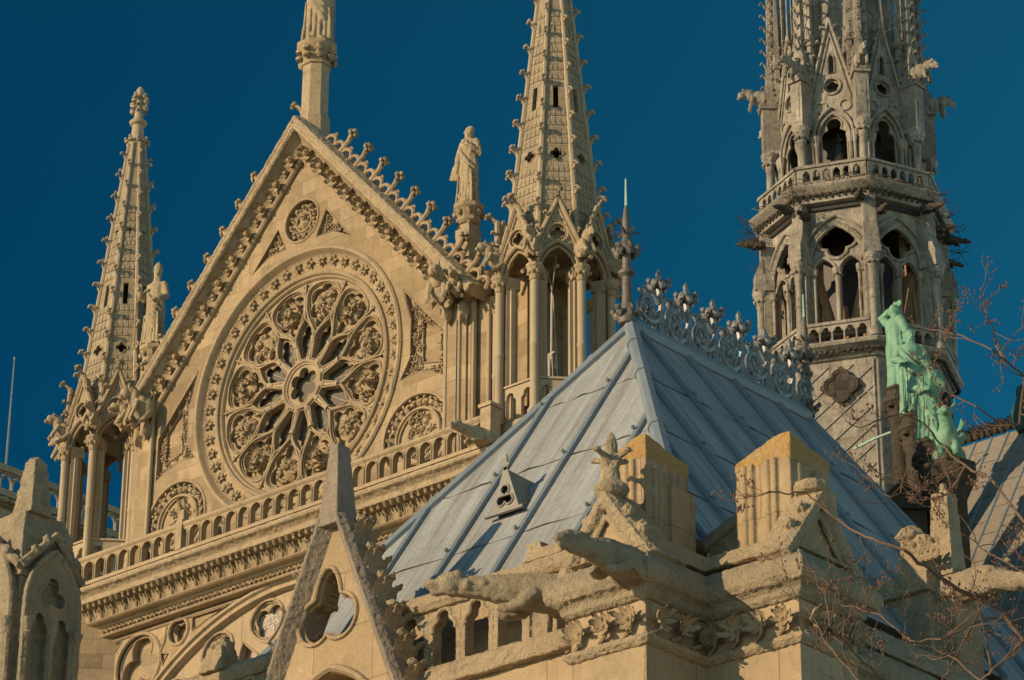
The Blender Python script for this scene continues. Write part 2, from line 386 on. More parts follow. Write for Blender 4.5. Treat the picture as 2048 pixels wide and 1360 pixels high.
# medallion with scales and a bust
m = MB()
for i in range(11):
    a = 2*pi*i/11; m.blob((.47*sin(a), .14, 5.13+.47*cos(a)), (.125, .12, .155), 1, .3, i, RY(a))
    m.blob((.47*sin(a), .03, 5.13+.47*cos(a)), (.06, .06, .07), 1, .3, i+9)
m.tube(at_y(circ(0, 5.13, .30, 30), .08), .035, 6, True)
m.blob((0, .14, 5.07), (.2, .16, .17), 2, .35, 2); m.blob((.05, .02, 5.23), (.10, .11, .125), 2, .15, 4); m.blob((.06, -.08, 5.21), (.03, .05, .04), 1, 0)
put('medallion', m, CARVE, gable)
for sx in (1, -1):
    m = MB(); P = triR if sx > 0 else mir(triR)
    foliage(m, thick(P, -.12), .17, .11, 22, 3+sx, 1.1)
    m.plate(thick(P, -.03), [], .17, .21); put('carved_triangle', m, CARVE, gable)
    m = MB(); P = sideR if sx > 0 else mir(sideR)
    hole = [(sx*4.78, .55), (sx*4.78, -.82), (sx*5.5, -1.0), (sx*5.45, .0)]
    foliage(m, thick(P, -.06), .17, .12, 62, 13+sx, 1.1, hole)
    m.plate(thick(P, -.02), [hole], .165, .21); cp0 = put('carved_panel', m, CARVE, gable)
    m = MB(); m.tube(at_y(hole, .14), .03, 5, True); put('inner_moulding', m, MOULD, cp0)
    m = MB(); cx = sx*4.72
    for i in range(17):
        a = -pi/2 - .35 + (pi + .7)*i/16
        m.blob((cx+1.0*sin(a), .12, -3.0+1.0*cos(a)), (.16, .13, .13), 1, .4, i, RY(a))
        for b in (-.5, 0, .5): m.blob((cx+(1.0+.1*cos(3*b))*sin(a+b*.2), .02, -3.0+(1.0+.1*cos(3*b))*cos(a+b*.2)), .06, 1, .4, i)
    foliage(m, circ(cx, -3.0, .66, 24), .18, .12, 34, 31+sx, 1.4)
    m.plate(circ(cx, -3.0, 1.17, 40), [], .165, .21); put('carved_lunette', m, CARVE, gable)

# raking cornice ----------------------------------------------------------------
def rk(s, w_, y, sx): return (sx*(s*TX + w_*NX), y, AP + s*TZ + w_*NZ)
def rake(mb, prof, sx, s1):
    n = len(prof)
    mb.add([rk(-K*w_, w_, y, sx) for w_, y in prof] + [rk(s1 + (0 if w_ < 0 else 0), w_, y, sx) for w_, y in prof],
           [tuple(range(n)), tuple(range(2*n-1, n-1, -1))] + [(i, (i+1) % n, n+(i+1) % n, n+i) for i in range(n)])
for sx in (-1, 1):
    m = MB()
    rake(m, [(-.02, .2), (-.02, -.10), (.03, -.15), (.09, -.15), (.12, -.09), (.12, .2)], sx, 9.3)
    rake(m, [(.12, .2), (.12, -.07), (.22, -.06), (.42, -.15), (.56, -.34), (.58, -.40), (.58, .2)], sx, 9.35)
    rc = put('raking_cornice', m, MOULD, gable)
    m = MB()
    rake(m, [(.58, .4), (.58, -.47), (.63, -.53), (.68, -.53), (.71, -.49), (.80, -.56), (.90, -.50), (.97, -.12), (.95, .45)], sx, 9.6)
    rough(put('coping', m, WORN, rc), .04, .06, .3)
    s = .35; i = 0
    while s < 9.0:
        big = i % 2 == 0
        p = rk(s - .2, .31, -.17 if big else -.12, sx)
        put('carved_flower', BUNCH[0 if big else 1] if i % 4 else BUNCH[2], CARVE, rc, T(*p) @ RX(.5) @ RY(i*1.3) @ SC(1.02 if big else .95))
        s += .42; i += 1
    # openwork crest standing on the coping
    m = MB()
    for k in range(10):
        s0 = .35 + .935*k
        def q(ds, w_, y=-.05): return rk(s0+ds, .93+w_, y, sx)
        m.tube([q(0, -.02), q(.10, .17), q(.22, .25), q(.36, .24), q(.46, .14), q(.5, .05)], [.08, .07, .065, .06, .06, .07], 6)
        m.tube([q(.95, -.02), q(.88, .20), q(.76, .27), q(.62, .25), q(.53, .15), q(.5, .05)], [.08, .07, .065, .06, .06, .07], 6)
        m.tube([q(.22, .24), q(.27, .36), q(.36, .33)], [.05, .04, .03], 5)
    put('crest_scallops', m, MOULD, rc)
    for k in range(9):
        s0 = 1.29 + .935*k
        m = MB()
        def q(ds, w_, y=-.05): return Vector(rk(s0+ds, .93+w_, y, sx)) - Vector(rk(s0, .93, -.05, sx))
        m.tube([q(0, -.05), q(-.03, .2), q(-.02, .42), q(-.05, .62)], [.14, .09, .075, .09], 7)
        for j in range(7):
            a = 2*pi*j/7; m.blob(q(-.05+.11*cos(a), .66+.10*sin(a*2)*.5, .0+.11*sin(a)-.05), (.07, .065, .075), 1, .5, j+k)
        m.blob(q(-.05, .76), (.09, .09, .09), 1, .4, k); m.blob(q(-.02, .30), (.1, .1, .07), 1, .4, k+2)
        put('crocket', m, MOULD, rc, T(*rk(s0, .93, -.05, sx)))

# apex column -----------------------------------------------------------------
m = MB(); m.lathe([(.50, 8.0), (.50, 8.55), (.43, 8.7), (.42, 10.35)], 8, (0, .35, 0), pi/8)
col = put('apex_column', m, WORN, gable)
m = MB(); m.lathe([(.42, 10.35), (.47, 10.38), (.47, 10.45), (.43, 10.5), (.46, 10.75), (.62, 10.98), (.64, 11.08), (.60, 11.14)], 8, (0, .35, 0), pi/8)
for j in range(8):
    a = 2*pi*j/8+.2
    for zz in (10.62, 10.86): m.blob((.52*sin(a), .35-.52*cos(a), zz), (.14, .14, .12), 1, .4, j)
put('capital', m, CARVE, col)
put('crocket', CROCK, MOULD, col, T(0, .35, 8.95) @ RZ(-1.2) @ T(0, -.38, 0) @ SC(.36))

# rose ------------------------------------------------------------------------
m = MB()
def ring(mb, prof, n=120):                                         # (radius, y) swept round the rose centre
    k = len(prof); vs = []; fs = []
    for i in range(n):
        a = 2*pi*i/n; vs += [(r*sin(a), y, r*cos(a)) for r, y in prof]
    for i in range(n):
        j = (i+1) % n; fs += [(i*k+q, i*k+(q+1) % k, j*k+(q+1) % k, j*k+q) for q in range(k)]
    mb.add(vs, fs)
ring(m, [(4.12, .05), (4.12, -.05), (4.07, -.10), (4.0, -.10), (3.95, -.03), (3.92, .06), (3.86, .13), (3.7, .19), (3.5, .22), (3.44, .22), (3.42, .12), (3.36, .08), (3.31, .11), (3.28, .19), (3.24, .2), (3.20, .26), (3.17, .40), (3.17, .80), (4.12, .80)])
rose = put('rose_window', m, MOULD, gable)
for i in range(48):
    a = 2*pi*(i+.5)/48
    put('flower_bud', BUDS[i % 2], CARVE, rose, T(3.72*sin(a), .16, 3.72*cos(a)) @ RY(a) @ SC(.88))
# front skeleton of tracery
def rot(P, a): return [(x*cos(a)+z*sin(a), -x*sin(a)+z*cos(a)) for x, z in P]
half = [(1.60,0),(1.72,.095),(1.85,.21),(2.0,.34),(2.12,.44),(2.3,.54),(2.5,.595),(2.7,.64),(2.85,.62),(2.97,.53),(3.05,.38),(3.10,.18)]
cell = [(0, 3.12)] + [(w_, r_) for r_, w_ in reversed(half[1:])] + [(0, 1.60)] + [(-w_, r_) for r_, w_ in half[1:]]   # one of the twelve outer cells, on +z
def petal(w0, w1, z0, z1, z2, n=10):                               # pointed petal between two spokes
    out = [(-w0, z0), (-w1, z1)]
    for i in range(1, n): t = i/n; out.append((-w1*(1-t**1.6), z1 + (z2-z1)*t))
    out.append((0, z2)); return out + [(-x, z) for x, z in reversed(out[:-1])]
pet = petal(.11, .335, .82, 1.48, 2.06)
holes = [rot(cell, radians(15+30*k)) for k in range(12)] + [rot(pet, radians(30*k)) for k in range(12)]
holes += [foil(0, 0, 6, .36, .19, 0, 96)]
tri_s = [(-.15, 3.12), (.15, 3.12), (.06, 3.05), (0, 2.96), (-.06, 3.05)]
m = MB(); m.plate(circ(0, 0, 3.2, 120), holes + [rot(tri_s, radians(30*k)) for k in range(12)], .30, .50)
tr = put('tracery', m, MOULD, rose)
m = MB()
for k in range(12):
    m.tube(at_y(rot(thick(cell, .028), radians(15+30*k)), .28), .03, 6, True)
    m.tube(at_y(rot(thick(cell, -.015), radians(15+30*k)), .34), .02, 5, True)
    m.tube(at_y(rot(thick(pet, .02), radians(30*k)), .28), .03, 6, True)
    m.tube(at_y(rot([(0, 2.04), (0, 3.2)], radians(30*k)), .27), .036, 6)
put('tracery_roll', m, MOULD, rose)
# cusped inner layers
m = MB()
for k in range(12):
    a = radians(15+30*k)
    inner = lobed(0, 2.52, [(0, .34, .26), (-.32, .17, .27), (.32, .17, .27), (-.24, -.24, .25), (.24, -.24, .25), (0, -.62, .17)], 72)
    m.plate(rot(thick(cell, .03), a), [rot(inner, a)], .38, .50)
    m.tube(at_y(rot(inner, a), .38), .026, 5, True)
    lob = [(-x, z) for x, z in ()]
    a = radians(30*k)
    ip = [(-.10, .83), (-.275, 1.34)] + [(x, z) for x, z in lobed(0, 1.50, [(-.125, .0, .165), (.125, .0, .165), (0, .26, .15)], 30, -pi*.6, pi*.6, True)] + [(.275, 1.34), (.10, .83)]
    m.plate(rot(thick(pet, .02), a), [rot(ip, a)], .42, .48)
    m.tube(at_y(rot(ip, a), .42), .016, 5, True)
put('cusping', m, MOULD, rose)
m = MB(); ring(m, [(.78, .45), (.78, .27), (.75, .21), (.69, .20), (.66, .25), (.62, .26), (.60, .32), (.60, .45)], 60)
m.tube(at_y(foil(0, 0, 6, .36, .19, 0, 96), .31), .022, 5, True)
put('hub', m, MOULD, rose)
sp = MB(); sp.tube([(0, .30, .76), (0, .30, 1.32)], .047, 8); sp.lathe([(.058, 1.26), (.085, 1.29), (.07, 1.32), (.11, 1.42), (.11, 1.46)], 8, (0, .30, 0)); sp.lathe([(.10, .74), (.10, .80), (.06, .86)], 8, (0, .30, 0))
spm = sp.mesh('spoke')
for k in range(12): put('spoke', spm, SHAFT, rose, RY(radians(15+30*k)))
m = MB(); m.plate(circ(0, 0, 3.3, 72), [rot(thick(pet, .03), radians(30*k)) for k in range(12)] + [circ(0, 0, .62, 40)], .54, .58); put('recess_panel', m, CARVE, rose)
m = MB(); m.plate(circ(0, 0, 2.6, 60), [], .60, .70); put('dark_backing', m, ROSED, rose)
m = MB()
for k in range(12):
    a = radians(30*k); m.tube(at_y(rot([(0, .55), (0, 2.0)], a), .595), .012, 4)
    m.tube(at_y(rot([(-.4, 1.4), (.4, 1.4)], a), .595), .012, 4)
put('glazing_bars', m, ZINC, rose)
ros = []
for v in range(4):
    m = MB(); rnd = random.Random(40+v)
    for j in range(26):
        r_ = .40*sqrt(rnd.random()); a = rnd.uniform(0, 2*pi); y = -.26*(1-r_/.45)-.03
        if v % 2: m.leaf((r_*cos(a), y, r_*sin(a)), (cos(a), -.5, sin(a)), (0, -1, 0), .22, .17, .7)
        else: m.blob((r_*cos(a), y, r_*sin(a)), (.105, .09, .07), 1, .45, j, RY(-a))
        m.blob((r_*cos(a+.4)*.9, y-.03, r_*sin(a+.4)*.9), .055, 1, .4, j+v)
    m.blob((0, -.05, 0), (.34, .14, .34), 2, .3, v)
    ros.append(m.mesh('rosette'))
for k in range(12):
    a = radians(15+30*k); put('rosette', ros[k % 4], CARVE, rose, T(2.50*sin(a), .555, 2.50*cos(a)) @ RY(k*1.1) @ SC(1.02, 1.2, 1.02))

# side piers with shafts, statue pedestals ------------------------------------
for sx in (-1, 1):
    m = MB()
    for a, b, y in ((5.86, 6.25, -.12), (6.25, 6.62, .06), (6.62, 7.0, .3)):
        m.box(min(sx*a, sx*b), max(sx*a, sx*b), y, 1.6, -4.78, 1.1 - .3*(a-5.86))
    pier = put('side_pier', m, ASH, gable)
    m = MB()
    for x, y, r in ((5.86, -.10, .07), (6.25, .0, .09), (6.62, .16, .09), (7.0, .36, .07)):
        m.tube([(sx*x, y, -4.6), (sx*x, y, .9)], r, 8); m.lathe([(r, .62), (r*1.5, .7), (r*1.3, .74), (r*2., 1.0), (r*2.1, 1.06)], 8, (sx*x, y, 0))
    put('shaft', m, SHAFT, pier)
    zt = 3.62 if sx > 0 else 3.22; px = 6.15 if sx > 0 else -6.6
    m = MB(); m.lathe([(.36, .6), (.36, zt-.75), (.30, zt-.7), (.30, zt-.55)], 4, (px, .42, 0), pi/4); put('statue_pedestal', m, WORN, gable)
    m = MB(); m.lathe([(.29, zt-.58), (.35, zt-.5), (.33, zt-.4), (.41, zt-.15), (.45, zt-.12), (.45, zt)], 8, (px, .42, 0), pi/8)
    for j in range(8):
        a = 2*pi*j/8; m.blob((px+.38*sin(a), .42-.38*cos(a), zt-.27), (.09, .09, .11), 1, .4, j)
    put('pedestal_capital', m, CARVE, gable)

# crouching stone beasts at the feet of the gable
def beast(seed=0, s=1.):                                           # crouching, facing -y, rump at y=0
    m = MB()
    m.blob((0, -.05, .0), (.22, .34, .26), 2, .25, seed); m.blob((0, -.36, .16), (.17, .2, .2), 2, .25, seed+1)
    m.tube([(0, -.34, .2), (0, -.52, .26), (0, -.62, .2)], [.14, .13, .09], 7)
    m.blob((0, -.66, .20), (.11, .17, .12), 2, .3, seed+2); m.blob((0, -.80, .12), (.07, .09, .06), 1, .2, seed)
    for x in (-1, 1):
        m.blob((x*.09, -.58, .33), (.035, .05, .08), 1, .2, seed); m.tube([(x*.16, -.34, .05), (x*.18, -.45, -.16), (x*.15, -.55, -.30)], [.09, .07, .06], 6)
        m.blob((x*.2, .08, -.06), (.11, .2, .2), 1, .3, seed+3); m.tube([(x*.2, .08, -.1), (x*.2, -.12, -.28), (x*.18, -.24, -.32)], [.09, .07, .06], 6)
    m.tube([(0, .2, .0), (.1, .3, .2), (.05, .2, .36)], [.06, .04, .03], 5)
    return m.mesh('beast')
BEAST = [beast(1), beast(5)]
for sx in (-1, 1):
    put('carved_beast', BEAST[0], WORN, gable, T(sx*5.95, -.42, .78) @ RZ(sx*.35) @ SC(1.35, .9, 1.7))
    put('carved_beast', BEAST[1], WORN, gable, T(sx*6.42, -.30, .72) @ RZ(sx*.5) @ SC(.95))
    m = MB(); m.blob((sx*6.0, -.25, .2), (.18, .2, .36), 2, .4, 5); m.blob((sx*6.45, -.08, .1), (.16, .2, .36), 2, .4, 8); put('leaf_corbel', m, CARVE, gable)

# balustrade and cornice ------------------------------------------------------
bal = thing('balustrade', 'long pierced stone balustrade running below the round rose of the gable', 'balustrade', (0, -1, -4.75))
X0, X1, PI_ = -8.35, 8.3, .4897
m = MB(); m.extx([(-.85, -3.90), (-.85, -3.80), (-.89, -3.76), (-1.0, -3.72), (-1.11, -3.76), (-1.15, -3.80), (-1.15, -3.86), (-1.10, -3.92)], X0, X1); put('rail', m, MOULD, bal)
m = MB(); m.extx([(-.86, -4.70), (-.86, -4.58), (-1.14, -4.58), (-1.16, -4.70)], X0, X1); put('plinth', m, MOULD, bal)
m = MB()
op = parch(0, -4.58, -4.17, .205, .53, 8)
m.plate([(-PI_/2+.002, -4.56), (-.205, -4.56)] + op[1:-1] + [(.205, -4.56), (PI_/2-.002, -4.56), (PI_/2-.002, -3.9), (-PI_/2+.002, -3.9)], [], -1.09, -.91)
m.tube(at_y(op, -1.10), .022, 5)
arm = m.mesh('arch')
n = int((X1-X0)/PI_)
for i in range(n): put('arch', arm, MOULD, bal, T(X0+PI_*(i+.5), 0, 0))
for xx in (X0-.11, X1-.02):
    m = MB(); m.box(xx-.15, xx+.2, -1.2, -.8, -4.72, -3.62); m.box(xx-.2, xx+.25, -1.25, -.75, -3.62, -3.52); put('end_post', m, MOULD, bal)
m = MB(); m.box(-3.42, -3.18, -1.17, -.83, -4.6, -3.7); mm = MB(); put('middle_post', m, MOULD, bal)
m = MB(); m.taper(-3.42, -3.18, -1.12, -.88, -3.7, .06, .06, -3.35); m.blob((-3.3, -1, -3.12), (.1, .1, .17), 1, .2, 1)
for x in (-1, 1): m.blob((-3.3+x*.16, -1, -3.26), (.09, .08, .07), 1, .3, 2)
put('post_finial', m, WORN, bal)

front = thing('rose_facade', 'carved stone front below the balustrade with leaf frieze and head of a great rose', 'facade', (0, 0.6, -39.1))
XL, XR = -8.55, 9.2
m = MB()
m.extx([(1.4, -4.6), (-.7, -4.70), (-1.22, -4.76), (-1.26, -4.82), (-1.22, -4.90), (-1.10, -4.94), (-.98, -5.02), (-.96, -5.16), (1.4, -5.16)], XL, XR)
rough(put('cornice', m, WORN, front), .045, .05, .35)
m = MB(); m.extx([(1.4, -5.165), (-.90, -5.165), (-.80, -5.18), (-.58, -5.22), (-.48, -5.36), (-.46, -5.52), (-.52, -5.55), (-.55, -5.59), (-.50, -5.63), (-.40, -5.65), (1.4, -5.65)], XL+.1, XR-.1)
fz = put('frieze', m, MOULD, front)
LBS = []
for v in range(3):
    m = MB(); rnd = random.Random(v+2)
    for x in (-.1, .12):
        j = lambda a: a + rnd.uniform(-.02, .02)
        m.tube([(x*.6, -.02, -.44), (j(x), -.07, -.2), (j(x), -.16, .0), (x*1.05, -.32, .08)], [.04, .05, .055, .07], 6)
        m.blob((x*1.05, -.38, j(.06)), (.095, .1, .085), 1, .5, 1+v); m.blob((x*1.05, -.36, -.05), (.075, .08, .06), 1, .5, 4+v)
        m.blob((x-.07, -.28, j(.1)), (.05, .06, .05), 1, .4, 2); m.blob((x+.07, -.28, j(.1)), (.05, .06, .05), 1, .4, 3)
    for x in (-.19, 0, .2): m.tube([(x, -.02, -.45), (x+.02, -.05, -.3), (x, -.10, -.12)], [.022, .02, .015], 5); m.blob((x, -.03, -.44), (.04, .03, .03), 1, .3, v)
    m.leaf((.0, -.02, -.45), (.1, -.2, 1), (0, -1, 0), .45, .2, .5)
    LBS.append(m.mesh('leaf_crocket'))
npl = 36
for i in range(npl): put('leaf_crocket', LBS[(i*7//3) % 3], CARVE, fz, T(XL+.35+(XR-XL-.6)*i/(npl-1), -.47, -5.20) @ SC(1.0, 1, .86))
m = MB(); m.extx([(1.4, -5.65), (-.30, -5.655), (-.28, -5.70), (-.20, -5.72), (-.16, -5.74), (-.13, -5.82), (-.14, -5.88), (-.22, -5.90), (-.24, -5.93), (-.20, -5.97), (1.4, -5.97)], XL+.2, XR-.2)
put('string_course', m, MOULD, front)
m = MB(); rnd = random.Random(77)
for i in range(170):
    x = -7.75 + 15.5*i/169; m.blob((x, -.19, -5.81 + .035*(i % 2)), (.055, .06, .055), 1, .5, i)
put('foliage_string', m, CARVE, front)
m = MB()
for i in range(60): m.blob((-7.80 + .04*(i % 2), -.16, -5.97 - .11*i), (.06, .06, .055), 1, .5, i)
m.box(-7.98, -7.90, -.22, .3, -13, -5.98); m.box(-7.70, -7.6, -.22, .3, -13, -5.98)
put('foliage_jamb', m, CARVE, front)
m = MB(); m.box(-8.6, -7.99, -.45, 1.4, -39.1, -5.98); put('corner_buttress', m, ASH, front)
m = MB(); m.box(7.7, 9.2, -.45, 1.4, -39.1, -5.98); put('corner_buttress', m, ASH, front)
# head of the great rose: a spandrel plate each side with real openings
RC, RR, XS = -14.4, 8.35, 7.58
def arcx(R_, x0, x1, n=24): return [(x0+(x1-x0)*i/n, RC + sqrt(max(0, R_*R_-(x0+(x1-x0)*i/n)**2))) for i in range(n+1)]
for sx in (-1, 1):
    P = [(-XS, -5.98), (-.9, -5.98)] + arcx(RR, -.95, -XS)
    T1 = circ(-6.10, -7.02, .92, 40); T2 = circ(-4.48, -6.40, .40, 30)
    F = (lambda Q: Q) if sx < 0 else mir
    XP = [[(-5.18, -6.90), (-4.86, -6.98), (-5.06, -7.28)], [(-7.40, -6.14), (-6.86, -6.14), (-7.40, -6.66)], [(-3.92, -6.10), (-2.4, -6.10), (-3.3, -6.30), (-3.88, -6.52)]]
    m = MB(); m.plate(F(P), [F(T1), F(T2)] + [F(x) for x in XP], .1, .4)
    for x in XP: m.tube(at_y(F(x), .09), .03, 5, True); m.plate(F(thick(x, .03)), [], .165, .3)
    sp_ = put('spandrel', m, ASH, front)
    m = MB(); m.plate(F(P), [], .44, .58); put('spandrel_backing', m, ASH, sp_)
    m = MB(); f1 = foil(-6.10, -6.98, 3, .43, .42, 0, 70); m.plate(F(circ(-6.10, -7.02, .95, 40)), [F(f1)], .22, .43)
    m.tube(at_y(F(f1), .22), .035, 6, True); m.tube(at_y(F(T1), .09), .06, 6, True); m.tube(at_y(F(circ(-6.10, -7.02, .84, 40)), .2), .035, 5, True); put('trefoil', m, MOULD, sp_)
    m = MB(); f2 = foil(-4.48, -6.38, 3, .155, .175, pi, 48); m.plate(F(circ(-4.48, -6.40, .42, 30)), [F(f2)], .22, .40)
    m.tube(at_y(F(f2), .22), .03, 5, True); m.tube(at_y(F(T2), .09), .055, 6, True); put('trefoil', m, MOULD, sp_)
    m = MB(); m.tube(at_y(F([(-XS+.07, -9.5), (-XS+.07, -6.06), (-1.4, -6.06)]), .08), .05, 5); m.tube(at_y(F([(-5.3, -7.0), (-5.05, -6.6), (-4.95, -6.15)]), .09), .045, 5); put('frame_roll', m, MOULD, sp_)
m = MB(); m.box(-7.99, 7.7, .6, 1.4, -39.1, -5.98); put('rear_wall', m, ASH, front)
m = MB(); m.box(-7.9, 7.69, -.1, .59, -39.1, -14.4); put('lower_wall', m, ASH, front)
def ringc(mb, prof, cz, n=160):
    T0 = mb.T; mb.T = T0 @ T(0, 0, cz); ring(mb, prof, n); mb.T = T0
m = MB()
ringc(m, [(RR+.20, .2), (RR+.20, .02), (RR+.15, -.06), (RR+.07, -.06), (RR+.03, .03), (RR-.01, .03), (RR-.05, -.01), (RR-.12, -.01), (RR-.16, .10), (RR-.16, .5), (RR+.20, .5)], RC)
put('great_ring', m, MOULD, front)
NB = 24
def place(P, a): return [(x, z+RC) for x, z in rot(P, a)]
_t = ((.26, .26), (.40, .47), (.60, .60), (.85, .60), (1.08, .46), (1.28, .24))
tear = [(0, RR-.20)] + [(w_, RR-d_) for d_, w_ in _t] + [(0, RR-1.42)] + [(-w_, RR-d_) for d_, w_ in reversed(_t)]
low = [(0, RR-1.0), (.20, RR-1.30), (.44, RR-1.62), (.40, RR-1.9), (0, RR-2.25), (-.40, RR-1.9), (-.44, RR-1.62), (-.20, RR-1.30)]
m = MB(); m.plate(circ(0, RC, RR-.15, 140), [place(tear, 2*pi*(k+.5)/NB) for k in range(NB)] + [place(low, 2*pi*k/NB) for k in range(NB)] + [circ(0, RC, 4.9, 60)], .2, .42)
tc_ = put('great_tracery', m, MOULD, front)
m = MB()
for k in range(12):
    m.tube(at_y(place([(0, 1.0), (0, 4.95)], 2*pi*k/12), .25), .09, 6)
    for w_ in (-.55, .55): m.tube(at_y(place([(0, 3.0), (w_, 3.9), (w_*1.9, 4.7)], 2*pi*k/12), .27), .06, 6)
for r_ in (1.0, 3.0): m.tube(at_y(circ(0, RC, r_, 60), .25), .10, 6, True)
put('inner_spokes', m, MOULD, tc_)
m = MB()
for k in range(NB):
    a = 2*pi*(k+.5)/NB; m.tube(at_y(place(thick(tear, .03), a), .18), .045, 6, True); m.tube(at_y(place(thick(tear, -.03), a), .26), .025, 5, True); m.tube(at_y(place(low, 2*pi*k/NB), .19), .035, 6, True)
put('tracery_roll', m, MOULD, tc_)
m = MB()
for k in range(NB):
    a = 2*pi*(k+.5)/NB; f1 = lobed(0, RR-.74, [(-.24, .12, .28), (.24, .12, .28), (-.20, -.20, .26), (.20, -.20, .26), (0, -.46, .16)], 60)
    m.plate(place(thick(tear, .03), a), [place(f1, a)], .30, .40); m.tube(at_y(place(f1, a), .30), .04, 5, True)
put('great_cusping', m, MOULD, tc_)
m = MB(); m.plate(circ(0, RC, RR-.2, 60), [], .46, .5); gl = put('window_glass', m, GLAZE, front)
m = MB()
for k in range(NB):
    a = 2*pi*(k+.5)/NB
    for j in range(6): m.tube(at_y(place(circ((.34*sin(j*2*pi/5) if j < 5 else 0), RR-.74+(.34*cos(j*2*pi/5) if j < 5 else 0), .2, 12), a), .45), .018, 4, True)
    m.tube(at_y(place([(-.6, RR-.74), (.6, RR-.74)], a), .45), .018, 4); m.tube(at_y(place([(0, RR-2), (0, RR-.3)], a), .45), .018, 4)
put('lead_lines', m, CABLE, gl)

# low gargoyle-like spout at the right end of the cornice
def gargoyle(L=1.6, seed=0, droop=.0, head=1.):                    # body along -y from y=0, carved in one voxel skin
    m = MB()
    P = [(0, .25, 0), (0, -.2*L, .02), (0, -.45*L, .02+.02*L-droop*.3), (0, -.68*L, .05*L-droop*.6), (0, -.84*L, .05*L-droop)]
    m.tube(P, [.30, .30, .26, .18, .16], 9)
    m.blob((0, -.40*L, .10), (.24, .34, .2), 2, .3, seed); m.blob((0, -.12*L, .12), (.27, .3, .2), 2, .3, seed+1)
    hy, hz = -.90*L, .07*L-droop
    m.blob((0, hy, hz), (.17*head, .22*head, .18*head), 2, .25, seed+2)
    m.blob((0, hy-.2*head, hz-.02), (.11*head, .14*head, .09*head), 2, .2, seed+3); m.blob((0, hy-.17*head, hz-.13*head), (.085*head, .11*head, .045*head), 1, .2, seed)
    for x in (-1, 1):
        m.blob((x*.12*head, hy+.08, hz+.13*head), (.04, .07, .06), 1, .2, seed); m.blob((x*.08*head, hy-.12*head, hz+.09*head), .035*head, 1)
        m.tube([(x*.22, -.30*L, -.02), (x*.27, -.38*L, -.20), (x*.2, -.50*L, -.27), (x*.16, -.56*L, -.24)], [.12, .10, .08, .06], 7)
        m.blob((x*.25, -.08*L, -.06), (.13, .28, .22), 2, .3, seed+4)
    return m
def remesh(o, vs, sm=2, it=1):
    r = o.modifiers.new('carve', 'REMESH'); r.mode = 'VOXEL'; r.voxel_size = vs; r.use_smooth_shade = True
    s_ = o.modifiers.new('soften', 'SMOOTH'); s_.iterations = sm; s_.factor = .5
    return o
o = remesh(put('gargoyle', gargoyle(1.5, 3), WORN, None, T(8.35, -1.15, -4.55) @ RZ(-.12) @ SC(.8)), .035)
tag(o, 'small stone gargoyle jutting out at the right end of the long balustrade', 'gargoyle')
